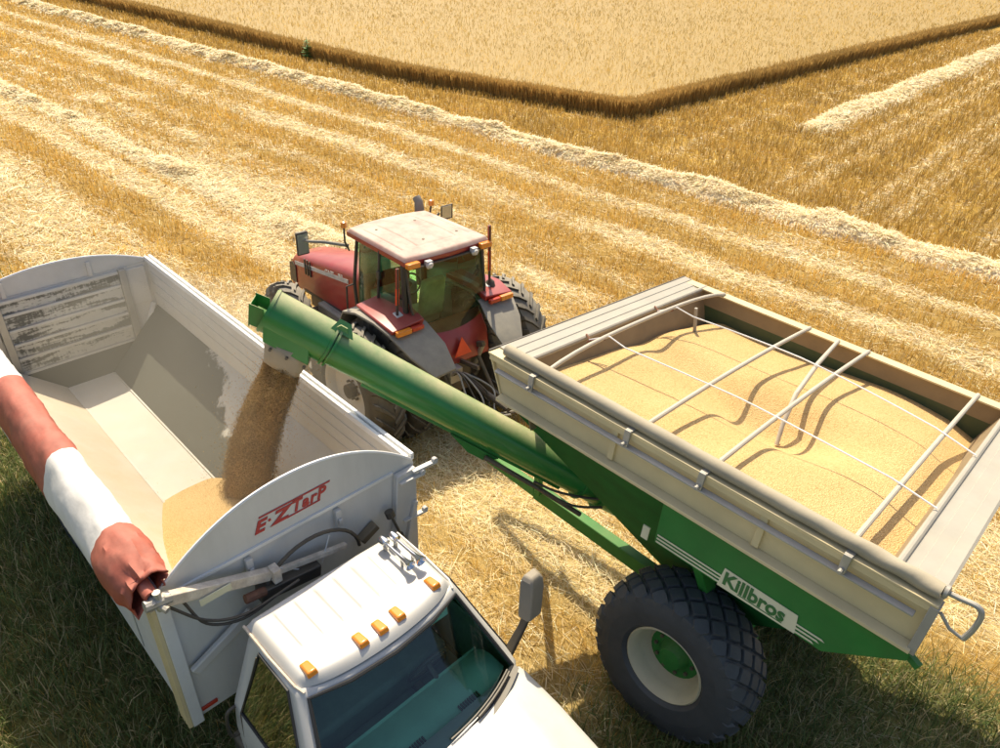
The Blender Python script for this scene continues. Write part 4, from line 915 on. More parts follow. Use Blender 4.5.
        for i in range(n):
            for k in range(rows):
                tc = -1 + 2 * (k + .5) / rows * 1.0; th0 = 2 * math.pi * (i + (.5 if k % 2 else 0)) / n
                dt = 2.0 / rows; da = 2 * math.pi / n * .50
                outl = [(-dt, 0), (-dt * .54, .54), (0, 1.0), (dt * .54, .54), (dt, 0), (dt * .54, -.54), (0, -1.0), (-dt * .54, -.54)]
                lo, hi = [], []
                for (a, b) in outl:
                    for lst, sc, lift in ((lo, .86, -.015), (hi, .70, .038)):
                        t = max(-.985, min(.985, tc + a * sc)); th = th0 + b * sc * da * 2.0 * .5
                        r = rad(t) + lift - (.03 if abs(t) > .94 else 0); lst.append((o[0] + r * math.cos(th), o[1] + t * h, o[2] + r * math.sin(th)))
                m.loft([lo, hi], False); c = np.mean([V3(*p) for p in hi], 0); c2 = c.copy(); rv = V3(c[0] - o[0], 0, c[2] - o[2]); nr = np.linalg.norm(rv); c2 = c + rv / nr * .004
                b = len(m.v); m.v += hi + [tuple(c2)]; m.f += [(b + q, b + (q + 1) % 8, b + 8) for q in range(8)]; m.m += [0] * 8
        m.build('tyre', MT['rubber'], wl, smooth=28, fix=True)
        dish_rim(rr, w_ * .80, o, side, 48, .0).build('rim', MT['rim'], wl)
        MB().lathe([(side * .02, .27), (side * .035, .27), (side * .04, .17), (side * .06, .16), (side * .14, .11), (side * .15, .0)], o, (0, 1, 0), 28).build('hub', MT['green'], wl)
        for k in range(10):
            an = 2 * math.pi * k / 10; c_ = (o[0] + .21 * math.cos(an), o[1], o[2] + .21 * math.sin(an)); MB().tube([(c_[0], c_[1] + side * .03, c_[2]), (c_[0], c_[1] + side * .065, c_[2])], .02, 6).build('wheel_nut', MT['dark'], wl)
    wheel(1); wheel(-1)
    MB().box((-2.50, -1.25, .76), (-2.30, 1.25, .96)).build('axle', MT['green'], T, bevel=.02)
    for sy in (1, -1):
        MB().bar((-2.43, sy * .5, 1.0), (-2.43, sy * 1.5, 2.45), .14, .10, (1, 0, 0)).build('axle_strut', MT['green'], T, bevel=.01)
        MB().bar((-2.9, sy * .45, .90), (.2, sy * .32, .84), .14, .18).build('frame_rail', MT['green'], T, bevel=.012)
        MB().bar((.2, sy * .32, .84), (1.28, sy * .06, .62), .12, .15).build('tongue', MT['green'], T, bevel=.012)
    MB().bar((-4.0, 1.60, 2.84), (-4.17, 1.66, 2.80), .05, .05).build('light_bracket', MT['green'], T, bevel=.004)
    MB().bar((.1, .1, .95), (.1, .1, 1.5), .07, .07, (1, 0, 0)).build('jack_stand', MT['dark'], T, bevel=.01)
    # front ladder-like braces below the front board
    for y in (-1.2, 1.2): MB().bar((-.2, y, 2.98), (.1, y * .35, .92), .08, .08, (1, 0, 0)).build('front_strut', MT['green'], T, bevel=.008)

    # ---- unloading auger
    A = V3(1.451, 3.026, 3.446); Bp = V3(-.84, .61, 1.70); d = (Bp - A) / np.linalg.norm(Bp - A); A = A - .22 * d      # d runs down towards the cart
    side = np.cross(d, V3(0, 0, 1)); side /= np.linalg.norm(side); up = np.cross(side, d)
    P = lambda l, s_=0, u_=0: tuple(A + d * l + side * s_ + up * u_)
    au = MB(); au.tube([P(.55), P(2.2), P(3.75), P(5.2)], .200, 28); auo = au.build('auger', MT['augergreen'], T, smooth=40)
    MB().tube([P(-.02), P(.3), P(.62)], .215, 28).build('discharge_head', MT['augergreen'], auo, smooth=40)
    for l, r_ in ((.62, .235), (.66, .235), (-.01, .226), (3.72, .24), (4.0, .24)): MB().tube([P(l), P(l + .022)], r_, 28).build('flange_ring', MT['augergreen'], auo)
    MB().add([P(.56, .10, .20), P(.80, .10, .20), P(.72, .02, .30), P(.60, .02, .30)], [(0, 1, 2, 3)]).plate([P(.58, .06, .19), P(.76, .06, .19), P(.70, .06, .27), P(.63, .06, .27)], tuple(side * .02)).build('hinge_lug', MT['augergreen'], auo)
    MB().bar(P(1.1, .0, -.19), P(3.55, .0, -.19), .20, .04, tuple(up)).build('bottom_rail', MT['augergreen'], auo, bevel=.006)
    MB().plate([P(2.15, -.13, -.20), P(2.75, -.13, -.20), P(2.62, -.13, -.30), P(2.42, -.13, -.30)], tuple(side * .26)).build('cradle_bracket', MT['green'], auo, bevel=.004)
    MB().tube([P(2.6, .16, -.24), P(3.3, .18, -.26), P(3.9, .2, -.30)], .028, 8).build('hydraulic_cylinder', MT['dark'], auo)
    MB().hose([P(3.2, .2, -.2), P(3.5, .25, -.14), P(3.9, .24, .0), P(4.1, .2, .15)], .014, 8).hose([P(3.3, .2, -.25), P(3.7, .27, -.2), P(4.0, .27, -.05)], .014, 8).build('hydraulic_hose', MT['hose'], auo)
    MB().plate([P(.2, -.03, .212), P(.45, -.03, .212), P(.45, .03, .212), P(.2, .03, .212)], tuple(up * .004)).build('sticker', MT['decal'], auo) if False else None
    # down spout: box under the head, open tip box, grey rubber boot
    dn = V3(0, 0, -1); 
    q = lambda l, s_, h_: tuple(A + d * l + side * s_ + dn * h_)
    sp = MB().hexa([q(-.03, -.20, .25), q(.44, -.20, .25), q(.44, .20, .25), q(-.03, .20, .25), q(-.01, -.205, .0), q(.46, -.205, .06), q(.46, .205, .06), q(-.01, .205, .0)]).build('spout', MT['augergreen'], auo, bevel=.01)
    tip = MB()
    for a0, a1, b0, b1 in ((-.13, -.12, -.06, .16), (.12, .13, -.06, .16)): tip.plate([q(-.02, a0, b0), q(-.17, a0, b0 + .02), q(-.17, a0, b1 + .02), q(-.02, a0, b1)], tuple(side * .01))
    tip.plate([q(-.03, -.13, -.06), q(-.25, -.13, -.04), q(-.25, .13, -.04), q(-.03, .13, -.06)], (0, 0, .01)) if False else tip.plate([q(-.16, -.13, -.02), q(-.16, .13, -.02), q(-.18, .13, .2), q(-.18, -.13, .2)], tuple(-d * .01))
    tip.build('tip_housing', MT['augergreen'], auo, bevel=.003)
    MB().tube([q(-.04, 0, .08), q(-.14, 0, .08)], .055, 14).build('bearing', MT['green'], auo)
    rings = []
    for h_, a0, a1, b in ((.22, -.04, .45, .205), (.32, -.05, .43, .20), (.44, -.06, .38, .18), (.53, -.07, .33, .165)):
        ring = []
        for k in range(24):
            an = 2 * math.pi * k / 24; cx, cy = math.cos(an), math.sin(an); pw = .65
            ring.append(q((a0 + a1) / 2 + (a1 - a0) / 2 * abs(cx) ** pw * np.sign(cx), b * abs(cy) ** pw * np.sign(cy), h_ - .04 * (cx + 1) / 2 + .015 * math.sin(an * 3 + h_ * 9)))
        rings.append(ring)
    bo = MB().loft(rings, False).build('rubber_boot', MT['rubberboot'], auo, smooth=50); so = bo.modifiers.new('solid', 'SOLIDIFY'); so.thickness = .012
    for k, l in enumerate((.05, .22, .40)): MB().tube([q(l, .20, .28), q(l, .225, .28)], .016, 8).build('boot_bolt', MT['dark'], auo)

    # ---- wheat heaped inside
    xs = np.linspace(-3.80, -.28, 190); ys = np.linspace(-1.70, 1.70, 180); X, Y = np.meshgrid(xs, ys, indexing='ij'); Z = grain_z(X, Y)
    I = np.arange(X.size).reshape(X.shape); F = np.stack([I[:-1, :-1], I[1:, :-1], I[1:, 1:], I[:-1, 1:]], -1).reshape(-1, 4)
    g = np_mesh('wheat_heap', np.stack([X, Y, Z], -1).reshape(-1, 3), F, WHEAT, smooth=True); g.matrix_world = CART_M
    tag(g, 'golden wheat grain heaped in the grain cart under its bows', 'wheat grain', kind='stuff')
    return T
cart()
# ------------------------------------------------------------------ the tractor (X forward, Y left, Z up; origin under the rear axle)
TRAC_M = frame_matrix(R(133.9), (-1.236, 10.504, -.385), R(-1.0), R(1.5))
def tractor():
    T = empty('tractor', TRAC_M)
    tag(T, 'dusty red tractor with glazed cab hitched to the grain cart', 'tractor')
    def wheel(x, y, Rr, w_, rr, n, side, z=None):
        wl = empty('wheel', Matrix.Identity(4)); wl.parent = T; o = (x, y, Rr if z is None else z)
        lug_tyre(Rr, w_, rr, n, o=o, d=1).build('tyre', MT['rubber2'], wl, smooth=30); dish_rim(rr, w_ * .8, o, side, 40).build('rim', MT['silver'], wl)
        bolts(MB(), 8, .16, side * .04, side * .09, o, .02).tube([o, (o[0], o[1] + side * .16, o[2])], .10, 14).build('hub', MT['dark'], wl)
    for sy in (1, -1):
        wheel(0, .78 if sy > 0 else -.90, 1.08, .52, .56, 26, sy, .84); wheel(0, 1.44 if sy > 0 else -1.68, 1.08, .52, .56, 26, sy, .84); wheel(2.95, sy * .95, .74, .42, .38, 18, sy)
    MB().tube([(0, -1.8, .84), (0, 1.6, .84)], .12, 14).build('rear_axle', MT['dark'], T); MB().tube([(2.95, -.9, .74), (2.95, .9, .74)], .10, 12).build('front_axle', MT['dark'], T)
    # chassis, transmission
    MB().loft([[(-.75, -.32, .55), (-.75, .32, .55), (-.75, .32, 1.25), (-.75, -.32, 1.25)], [(.6, -.34, .5), (.6, .34, .5), (.6, .34, 1.3), (.6, -.34, 1.3)], [(3.5, -.22, .62), (3.5, .22, .62), (3.5, .22, 1.0), (3.5, -.22, 1.0)]]).build('transmission', MT['dark'], T, bevel=.03)
    # hood: tapering, sloping to the nose
    def hr(x, hw, zt, zb, c): return [(x, -hw, zb), (x, -hw, zt - .16), (x, -hw + .03, zt - .06), (x, -hw + .10, zt), (x, -hw * .3, zt + c), (x, hw * .3, zt + c), (x, hw - .10, zt), (x, hw - .03, zt - .06), (x, hw, zt - .16), (x, hw, zb)]
    hs = [hr(1.12, .47, 2.10, 1.15, .025), hr(1.8, .465, 2.03, 1.15, .03), (hr(2.6, .45, 1.90, 1.08, .03)), hr(3.3, .425, 1.76, 1.05, .025), hr(3.72, .40, 1.66, 1.0, .015), hr(3.92, .36, 1.50, 1.0, .0)]
    hood = MB().loft(hs, True).build('hood', MT['red'], T, smooth=40)
    MB().plate([(3.925, -.33, 1.02), (3.925, .33, 1.02), (3.955, .31, 1.46), (3.955, -.31, 1.46)], (.02, 0, 0)).build('grille', MT['black'], hood, bevel=.02)
    for sy in (1, -1):
        MB().plate([(3.62, sy * .41, 1.1), (3.93, sy * .372, 1.05), (3.93, sy * .365, 1.44), (3.74, sy * .402, 1.52), (3.60, sy * .415, 1.45)], (0, sy * .012, 0)).build('nose_screen', MT['dark'], hood, bevel=.01)
        # silver stripe with lettering, following the slope of the hood side
        MB().plate([(3.60, sy * .420, 1.50), (1.62, sy * .473, 1.80), (1.62, sy * .473, 1.88), (3.60, sy * .420, 1.575)], (0, sy * .006, 0)).build('side_stripe', MT['silver'], hood)
        for k in range(3): MB().box((2.96 + k * .09, sy * .452 - .01, 1.45), (3.0 + k * .09, sy * .452 + .01, 1.76)).build('vent_slot', MT['black'], hood, bevel=.004)
        MB().plate([(3.3, sy * .425, 1.04), (1.3, sy * .47, 1.14), (1.3, sy * .47, 1.2), (3.3, sy * .425, 1.1)], (0, sy * .01, 0)).build('side_trim', MT['black'], hood)
    dirx = V3(-1.98, .053, .30); dirx /= np.linalg.norm(dirx)
    text_part('lettering', 'CASE', .15, MT['white'], hood, (2.42, .462, 1.70), tuple(dirx), (.15, 0, .99), bold=.006, spacing=.95)
    text_part('lettering', 'IH', .15, MT['white'], hood, (1.93, .475, 1.775), tuple(dirx), (.15, 0, .99), bold=.010)
    text_part('lettering', 'CASE IH', .15, MT['white'], hood, (1.75, -.478, 1.80), (.99, 0, -.15), (.15, 0, .99), bold=.006)
    MB().box((2.0, -.36, 2.045), (2.9, .36, 2.06)).build('hood_scoop', MT['red'], hood, bevel=.01) if False else None
    # dusty engine block and front wheel guards
    MB().box((1.4, .36, .75), (2.6, .58, 1.12)).box((1.5, -.58, .75), (2.5, -.36, 1.12)).build('engine_block', MT['fender'], T, bevel=.04)
    # rear fenders over the inner wheels
    for sy in (1, -1):
        prof = [(.95, 1.25), (.82, 1.62), (.55, 1.92), (.15, 2.05), (-.35, 2.07), (-.66, 1.99), (-1.02, 1.74), (-1.34, 1.46)]
        outer = [1.05, 1.18, 1.26, 1.28, 1.28, 1.24, 1.12, .90]; inn = [.60, .60, .60, .60, .60, .54, .46, .50]
        rings = [[(x, sy * i_, z), (x, sy * o_, z - .02), (x, sy * o_, z + .02), (x, sy * i_, z + .035)] for (x, z), o_, i_ in zip(prof, outer, inn)]
        f = MB().loft(rings, True).build('rear_fender', MT['fender'], T, smooth=50, bevel=.006)
        # red fender crest with lamp strip
        MB().loft([[(.30, sy * .62, 2.10), (.30, sy * 1.16, 2.08), (.30, sy * 1.16, 2.12), (.30, sy * .62, 2.19)], [(-.35, sy * .62, 2.12), (-.35, sy * 1.24, 2.09), (-.35, sy * 1.24, 2.14), (-.35, sy * .62, 2.22)], [(-.70, sy * .62, 2.03), (-.70, sy * 1.20, 2.0), (-.72, sy * 1.20, 2.06), (-.72, sy * .62, 2.12)]]).build('fender_crest', MT['red'], f, bevel=.015)
        MB().box((-.80, sy * 1.03 - .13, 1.985), (-.72, sy * 1.03 + .13, 2.065)).build('tail_lamp', MT['amber'], f, bevel=.012)
        MB().box((-.79, sy * .78 - .11, 1.99), (-.72, sy * .78 + .11, 2.06)).build('stop_lamp', MT['redlens'], f, bevel=.012)
        MB().bar((-.5, sy * .9, 2.13), (-.38, sy * .9, 2.16), .12, .05).build('fender_light', MT['silver'], f, bevel=.01)
    # body panel between the fenders
    bp = MB().loft([[(-.55, -.62, 1.25), (-.55, .62, 1.25), (-.55, .62, 1.92), (-.55, -.62, 1.92)], [(-.88, -.60, 1.20), (-.88, .60, 1.20), (-.80, .60, 1.62), (-.80, -.60, 1.62)]]).build('rear_body', MT['red'], T, bevel=.03)
    MB().plate([(-.905, -.17, 1.36), (-.905, .17, 1.36), (-.86, 0, 1.66)], (-.012, 0, -.002)).build('slow_vehicle_triangle', MT['orange'], bp)
    # cab
    HB, HT_ = 1.62, 2.93
    fl = MB().box((-.45, -.62, 1.22), (1.08, .62, 1.34)).build('cab_floor', MT['cabint'], T)
    # lower shell of the cab
    MB().plate([(-.42, .70, 1.34), (.35, .72, 1.34), (.98, .66, 1.34), (1.0, .66, 1.60), (.2, .76, 1.62), (-.46, .74, 1.70)], (0, -.03, 0)).plate([(-.42, -.70, 1.34), (.35, -.72, 1.34), (.98, -.66, 1.34), (1.0, -.66, 1.60), (.2, -.76, 1.62), (-.46, -.74, 1.70)], (0, .03, 0)).build('cab_sill', MT['black'], T)
    posts = {'rear': [(-.50, .76, 1.60), (-.46, .77, 2.2), (-.40, .755, 2.95)], 'mid': [(.22, .80, 1.5), (.20, .81, 2.2), (.17, .775, 2.95)], 'front': [(1.02, .68, 1.35), (1.05, .70, 2.1), (.94, .66, 2.95)]}
    for sy in (1, -1):
        for k, p in posts.items():
            MB().tube([(a, sy * b, c) for a, b, c in p], .045 if k == 'rear' else (.03 if k == 'front' else .022), 8).build('cab_post', MT['black'], T)
    def pane(name, f, nu=6, nv=8, th=.008):
        o = MB().grid(f, np.linspace(0, 1, nu), np.linspace(0, 1, nv)).build(name, GL_TRAC, T, smooth=80); return o
    lerp = lambda a, b, t: a + (b - a) * t
    def rear(u, v):      # v bottom->top
        hw = lerp(.60, .735, min(1, v * 2.2)) if v < .45 else .735
        y = (u * 2 - 1) * hw; z = lerp(1.66, 2.90, v); return (lerp(-.66, -.42, v) - .06 * (1 - (u * 2 - 1) ** 2) * (1 - v * .5), y, z)
    rg_ = pane('rear_window', rear, 14, 12)
    ed = [rear(u, 0) for u in np.linspace(0, 1, 14)] + [rear(1, v) for v in np.linspace(0, 1, 10)][1:] + [rear(u, 1) for u in np.linspace(1, 0, 14)][1:] + [rear(0, v) for v in np.linspace(1, 0, 10)][1:]
    MB().tube([(p[0] - .005, p[1], p[2]) for p in ed], .022, 6).build('window_frame', MT['black'], rg_)
    pane('windscreen', lambda u, v: (lerp(1.08, .96, v) + .10 * (1 - (u * 2 - 1) ** 2), (u * 2 - 1) * lerp(.62, .62, v), lerp(1.40, 2.92, v)), 10, 6)
    for sy in (1, -1):
        pane('door_glass', lambda u, v: (lerp(lerp(.22, .18, v), lerp(1.02, .93, v), u), sy * (lerp(lerp(.80, .772, v), lerp(.685, .66, v), u) + .05 * math.sin(math.pi * u) * (1 - .5 * v)), lerp(1.52, 2.92, v)), 8, 6)
        pane('quarter_glass', lambda u, v: (lerp(lerp(-.50, -.42, v), lerp(.20, .16, v), u), sy * (lerp(.765, .785, u) - .015 * v), lerp(lerp(1.78, 1.58, u), 2.92, v)), 6, 6)
        MB().box((.10, sy * .80 - .03, 1.72), (.20, sy * .80 + .035, 1.84)).build('door_latch', MT['black'], T, bevel=.01); MB().box((.13, sy * .80 - .02, 2.50), (.21, sy * .80 + .03, 2.62)).build('door_hinge', MT['black'], T, bevel=.01)
    MB().tube([(1.10, .72, 1.35), (1.16, .80, 1.45), (1.14, .80, 2.02), (1.04, .72, 2.08)], .016, 8).build('grab_rail', MT['black'], T)
    # roof: domed, slightly tapering to the front, dusty panel lines
    def roof(a, b):
        x = lerp(-.52, 1.12, a) - .05 * abs(b) ** 3 * (1 if a > .9 else 0); hw = lerp(.81, .77, a); y = b * hw
        ea = min(1, a / .035, (1 - a) / .05); eb = min(1, (1 - abs(b)) / .045); q = (1 - (1 - ea) ** 2.2) * (1 - (1 - eb) ** 2.2)
        z = 2.985 + .06 * q + .05 * (1 - b * b) * math.sin(math.pi * min(1, max(0, a)))
        xx = x + (.04 * (1 - b * b) if a > .85 else (-.05 * (1 - b * b) if a < .1 else 0))
        for lim in (.46, .80):
            if abs(abs(b) - lim) < .02 and .16 < a < .84: z -= .014
        if abs(b) < .46 and (abs(a - .16) < .012 or abs(a - .84) < .012): z -= .010
        return (xx, y, z)
    rf = MB().grid(roof, np.linspace(0, 1, 70), np.linspace(-1, 1, 90)).build('roof', MT['roofred'], T, smooth=60)
    MB().loft([[(lerp(-.52, 1.12, a) , -lerp(.81, .77, a) * .995, z_) for a in (0,)] + [(1.10, -.765, z_), (1.14, 0, z_), (1.10, .765, z_), (-.52, .808, z_), (-.57, 0, z_)] for z_ in (2.90, 2.992)], True).build('roof_rim', MT['red'], rf, bevel=.02)
    for a, b in ((.25, .2), (.25, -.62), (.72, .62), (.7, -.3)): p = roof(a, b); MB().lathe([(0, .022), (.008, .02), (.012, .0)], p, (0, 0, 1), 10).build('roof_bolt', MT['dark'], rf)
    for sy in (1, -1):
        MB().box((-.63, sy * .70 - .10, 2.90), (-.53, sy * .70 + .12, 2.985)).build('indicator_lamp', MT['amber'], T, bevel=.015)
        MB().box((-.64, sy * .44 - .05, 2.90), (-.56, sy * .44 + .05, 2.96)).lathe([(0, .0), (-.0, .055), (.05, .06), (.09, .0)], (-.60, sy * .44, 2.91), (-.8, 0, -.5), 14).build('work_lamp', MT['silver'], T)
    MB().box((-.60, -.72, 2.88), (-.52, .72, 2.90)).build('roof_visor', MT['black'], T)
    # left beacon + mirror
    MB().tube([(.98, .80, 2.70), (.98, .87, 2.86), (.98, .87, 3.10)], .016, 8).build('beacon_stalk', MT['black'], T); MB().lathe([(0, .0), (0, .05), (.085, .045), (.10, .0)], (.98, .87, 3.10), (0, 0, 1), 16).build('beacon', MT['amber'], T)
    MB().tube([(.98, .80, 2.78), (1.2, 1.1, 2.84), (1.36, 1.34, 2.86)], [.03, .028, .024], 8).build('mirror_arm', MT['fender'], T)
    mi = MB().loft([[(1.40, 1.36 - .10, z), (1.40, 1.36 + .12, z), (1.46, 1.36 + .10, z), (1.46, 1.36 - .08, z)] for z in (2.62, 2.66, 2.96, 3.0)]).build('mirror', MT['black'], T, bevel=.02)
    MB().box((1.392, 1.28, 2.65), (1.397, 1.46, 2.97)).build('mirror_glass', MIRROR, mi)
    # right beacon, mirror frame, exhaust
    MB().tube([(1.0, -.80, 2.8), (1.0, -.86, 3.12)], .016, 8).build('beacon_stalk', MT['black'], T); MB().lathe([(0, .0), (0, .05), (.085, .045), (.10, .0)], (1.0, -.86, 3.12), (0, 0, 1), 16).build('beacon', MT['amber'], T)
    MB().tube([(.98, -.80, 2.80), (1.15, -1.1, 2.84), (1.15, -1.16, 2.88)], .02, 8).build('mirror_arm', MT['black'], T)
    MB().tube([(1.12, -1.18, 2.76), (1.12, -1.42, 2.76), (1.12, -1.42, 3.0), (1.12, -1.18, 3.0), (1.12, -1.18, 2.76)], .014, 8).build('mirror', MT['black'], T)
    MB().box((1.117, -1.41, 2.775), (1.124, -1.19, 2.985)).build('mirror_glass', MIRROR, T)
    ex = MB().tube([(1.25, -.78, 1.6), (1.25, -.80, 2.0), (1.25, -.80, 3.0), (1.27, -.80, 3.12), (1.33, -.80, 3.18)], [.06, .085, .085, .075, .07], 16).build('exhaust_stack', MT['fender'], T)
    # warning reflector posts on the rear corners
    for sy in (1, -1):
        y = .90; p0 = (-.46, sy * .93, 2.08); p1 = (-.50, sy * .84, 3.20) if sy < 0 else (-.46, .90, 2.90)
        MB().tube([p0, p1], .022, 8).build('reflector_post', MT['black'], T)
        f = lambda t: tuple(V3(*p0) + (V3(*p1) - V3(*p0)) * t)
        MB().bar(f(.30), f(.62), .055, .03, (1, 0, 0)).build('reflector', MT['orange'], T, bevel=.004); MB().bar(f(.63), f(1.0), .055, .03, (1, 0, 0)).build('reflector', MT['red'], T, bevel=.004)
    MB().lathe([(0, .09), (.08, .07), (.14, .0)], (-.44, -.96, 2.12), (0, 0, 1), 14).build('lamp_base', MT['black'], T)
    # interior
    st = MB().box((-.02, -.26, 1.55), (.48, .26, 1.72)).build('seat', MT['seat'], T, bevel=.05); MB().plate([(-.12, -.25, 1.72), (-.12, .25, 1.72), (-.22, .22, 2.42), (-.22, -.22, 2.42)], (.13, 0, 0)).build('backrest', MT['seat'], st, bevel=.05)
    MB().box((.05, -.12, 1.34), (.4, .12, 1.55)).build('seat_base', MT['cabint'], T, bevel=.02)
    MB().loft([[(.05, -.60, 1.36), (.7, -.60, 1.36), (.7, -.34, 1.36), (.05, -.34, 1.36)], [(.1, -.58, 2.02), (.55, -.58, 1.95), (.55, -.36, 1.95), (.1, -.36, 2.02)]]).build('console', MT['cabint'], T, bevel=.03)
    MB().tube([(.45 + .05 * math.cos(a), .19 * math.sin(a), 2.1 + .16 * math.cos(a)) for a in np.linspace(0, 6.283, 22)], .016, 8).tube([(.9, 0, 1.5), (.47, 0, 2.1)], .04, 8).build('steering_column', MT['black'], T)
    MB().box((.82, -.42, 1.36), (1.04, .42, 1.9)).build('front_console', MT['cabint'], T, bevel=.03)
    MB().tube([(.86, -.55, 2.86), (.8, -.45, 2.5), (.5, -.4, 2.2)], .008, 6).build('cable', MT['hose'], T)
    MB().box((.60, -.52, 2.28), (.64, -.28, 2.50)).build('monitor', MT['black'], T, bevel=.01)
    # hitch, lift arms, hoses, drawbar
    for sy in (1, -1):
        MB().bar((-.7, sy * .34, .75), (-1.45, sy * .42, .62), .06, .10).build('lift_arm', MT['dark'], T, bevel=.008); MB().tube([(-.62, sy * .36, 1.50), (-1.22, sy * .40, .68)], .035, 10).build('lift_link', MT['dark'], T)
        MB().bar((-.6, sy * .36, 1.30), (-.98, sy * .37, 1.46), .07, .09).build('rocker_arm', MT['dark'], T, bevel=.008); MB().tube([(-.75, sy * .40, 1.0), (-.95, sy * .38, 1.45)], .045, 10).build('lift_cylinder', MT['steel'], T)
    MB().bar((-.7, 0, 1.20), (-1.3, .02, 1.30), .05, .07).build('top_link', MT['dark'], T, bevel=.006)
    MB().bar((.2, 0, .50), (-1.28, 0, .50), .12, .07).build('drawbar', MT['dark'], T, bevel=.008)
    MB().box((-1.02, .1, .98), (-.86, .34, 1.22)).build('remote_valve_block', MT['steel'], T, bevel=.01)
    for k in range(5):
        y = .12 + .05 * k; MB().hose([(-.98, y, 1.10), (-1.2, y + .02, 1.18 + .02 * k), (-1.5, y * .6 + .1 * k - .2, .95), (-1.75, y * .3 + .06 * k, .72), (-2.1, .1 * k - .15, .86)], .014, 7).build('hydraulic_hose', MT['hose'] if k % 2 else MT['steel'], T)
    MB().tube([(-.85, -.05, .92), (-1.2, -.03, .90), (-2.0, .0, .88)], .05, 10).build('drive_shaft', MT['black'], T)
    for sy in (1, -1):
        for k in range(3): MB().box((.55, sy * .74 - .12, .55 + k * .27), (.85, sy * .74 + .12, .58 + k * .27)).build('step', MT['dark'], T)
    MB().box((.9, .5, .6), (1.9, .72, 1.05)).build('fuel_tank', MT['black'], T, bevel=.05)
    return T
tractor()
# ------------------------------------------------------------------ wheat in the truck and the falling stream
def bed_floor_z(x, y):
    return 1.20 + np.clip((np.abs(y) - .30) / .868, 0, 1) * .72
def pile_z(x, y):
    d = np.hypot((x + .85) * .92, (y - .05) * .95)
    z = 1.92 - .42 * d - .10 * np.exp(-(d / .22) ** 2) + .04 * (fbm(x * 1.4, y * 1.4, 111) - .5)
    return z
def pile():
    xs = np.linspace(-3.6, -.06, 170); ys = np.linspace(-1.16, 1.16, 120); X, Y = np.meshgrid(xs, ys, indexing='ij')
    Z = np.maximum(pile_z(X, Y), bed_floor_z(X, Y) - .012)
    I = np.arange(X.size).reshape(X.shape); F = np.stack([I[:-1, :-1], I[1:, :-1], I[1:, 1:], I[:-1, 1:]], -1).reshape(-1, 4)
    g = np_mesh('wheat_pile', np.stack([X, Y, Z], -1).reshape(-1, 3), F, WHEAT, smooth=True); g.matrix_world = TRUCK_M
    tag(g, 'fresh wheat pile growing on the floor of the white truck body', 'wheat grain', kind='stuff')
pile()
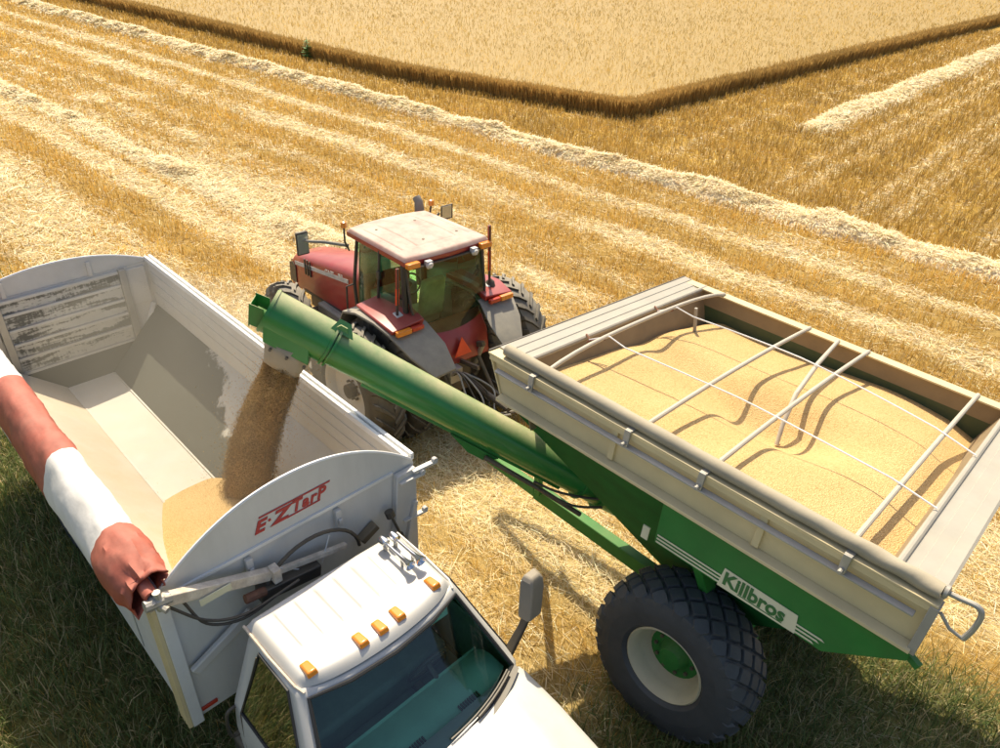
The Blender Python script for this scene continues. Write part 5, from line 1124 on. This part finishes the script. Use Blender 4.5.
def stream():
    path = np.array([(-1.49, .80, 3.22), (-1.53, .75, 2.98), (-1.66, .64, 2.64), (-1.75, .54, 2.30), (-1.80, .46, 2.03), (-1.85, .40, 1.7), (-1.90, .34, 1.25)])
    rad = np.array([.15, .20, .225, .235, .245, .26, .29])
    def at(t):
        k = np.clip(t, 0, 1) * (len(path) - 1); i = np.minimum(k.astype(int), len(path) - 2); f = (k - i)[:, None]
        return path[i] * (1 - f) + path[i + 1] * f, rad[i] * (1 - f[:, 0]) + rad[i + 1] * f[:, 0]
    # dense core
    nt_, na = 110, 72; t = np.repeat(np.linspace(0, 1, nt_), na); a = np.tile(np.linspace(0, 2 * np.pi, na, endpoint=False), nt_)
    c, r = at(t); n = fbm(a * 2.2 + 3, t * 5, 121) - .5; n2 = fbm(a * 9, t * 26, 122, 3) - .5
    rr = r * (.93 + .16 * n) + .03 * n2 * r * 2
    V1 = c + np.stack([np.cos(a) * rr * 1.15, np.sin(a) * rr * .85, np.zeros_like(a)], 1)
    I = np.arange(nt_ * na).reshape(nt_, na); J = np.roll(I, -1, 1); F1 = np.stack([I[:-1], J[:-1], J[1:], I[1:]], -1).reshape(-1, 4)
    # flying kernels round it
    m = 42000; t = RNG.random(m) ** .9; a = RNG.random(m) * 6.283; c, r = at(t)
    k = np.abs(RNG.normal(0, .16, m)) * (.6 + .9 * t); q = r * (.93 + k * .7) + np.where(RNG.random(m) < .06, RNG.exponential(.12, m), 0)
    Pc = c + np.stack([np.cos(a) * q * 1.15, np.sin(a) * q * .85, RNG.normal(0, .02, m)], 1)
    ln = .008 + .004 * RNG.random(m); d = RNG.normal(0, 1, (m, 3)); d[:, 2] *= 1.8; d /= np.linalg.norm(d, axis=1)[:, None]
    s = np.cross(d, RNG.normal(0, 1, (m, 3))); s /= np.linalg.norm(s, axis=1)[:, None]; w_ = np.cross(d, s); d *= ln[:, None] * .75; s *= .0032; w_ *= .0032
    V2 = np.stack([Pc - d, Pc + s, Pc + d, Pc - s, Pc + w_, Pc - w_], 1).reshape(-1, 3); b = np.arange(m)[:, None] * 6 + len(V1)
    F2 = np.concatenate([b + np.array([0, 1, 2, 4]), b + np.array([0, 5, 2, 1]), b + np.array([0, 3, 2, 5]), b + np.array([0, 4, 2, 3])], 0)
    mt = bpy.data.materials.new('falling_wheat'); t_, N, L = nodes(mt); p = N['Principled BSDF']; p.inputs['Roughness'].default_value = .8; p.inputs['Specular IOR Level'].default_value = .2
    tc = N.new('ShaderNodeTexCoord'); vv = N.new('ShaderNodeTexVoronoi'); vv.inputs['Scale'].default_value = 75; L.new(tc.outputs['Object'], vv.inputs['Vector'])
    sp = N.new('ShaderNodeSeparateColor'); L.new(vv.outputs['Color'], sp.inputs[0])
    cr = N.new('ShaderNodeValToRGB'); e = cr.color_ramp.elements; e[0].color = (.58, .33, .08, 1); e[1].color = (.95, .66, .25, 1); L.new(sp.outputs[0], cr.inputs[0]); L.new(cr.outputs[0], p.inputs['Base Color'])
    bm_ = N.new('ShaderNodeBump'); bm_.inputs['Strength'].default_value = 1; bm_.inputs['Distance'].default_value = .015; L.new(vv.outputs['Distance'], bm_.inputs['Height']); L.new(bm_.outputs[0], p.inputs['Normal'])
    tl = N.new('ShaderNodeBsdfTranslucent'); L.new(cr.outputs[0], tl.inputs[0]); mx = N.new('ShaderNodeMixShader'); mx.inputs[0].default_value = .4; L.new(p.outputs[0], mx.inputs[1]); L.new(tl.outputs[0], mx.inputs[2]); L.new(mx.outputs[0], N['Material Output'].inputs[0])
    o = np_mesh('wheat_stream', np.vstack([V1, V2]), np.vstack([F1, F2]), mt, smooth=False); o.matrix_world = TRUCK_M
    tag(o, 'thick stream of wheat falling from the auger spout into the truck', 'wheat grain', kind='stuff')
stream()
# ------------------------------------------------------------------ dust drifting off the falling grain
def dust_cloud():
    m = bpy.data.materials.new('grain_dust'); t, N, L = nodes(m); N.remove(N['Principled BSDF'])
    v = N.new('ShaderNodeVolumePrincipled'); v.inputs['Color'].default_value = (.93, .83, .62, 1); v.inputs['Density'].default_value = .11; v.inputs['Anisotropy'].default_value = .25
    L.new(v.outputs[0], N['Material Output'].inputs['Volume'])
    b = MB(); rings = []
    for i in range(15):
        ph = math.pi * (i + .5) / 15; ring = []
        for j in range(28):
            th = 2 * math.pi * j / 28; k = .8 + .4 * float(fbm(math.cos(th) * 1.5 + 4, math.sin(th) * 1.5 + ph * 1.3, 131))
            ring.append((-2.7 + 2.7 * k * math.sin(ph) * math.cos(th), .35 + 1.45 * k * math.sin(ph) * math.sin(th), 2.45 + 1.12 * k * math.cos(ph)))
        rings.append(ring)
    b.loft(rings, True); o = b.build('dust_cloud', m, None, smooth=0); o.matrix_world = TRUCK_M
    tag(o, 'thin pale grain dust drifting over the truck body around the falling wheat', 'dust', kind='stuff')
dust_cloud()
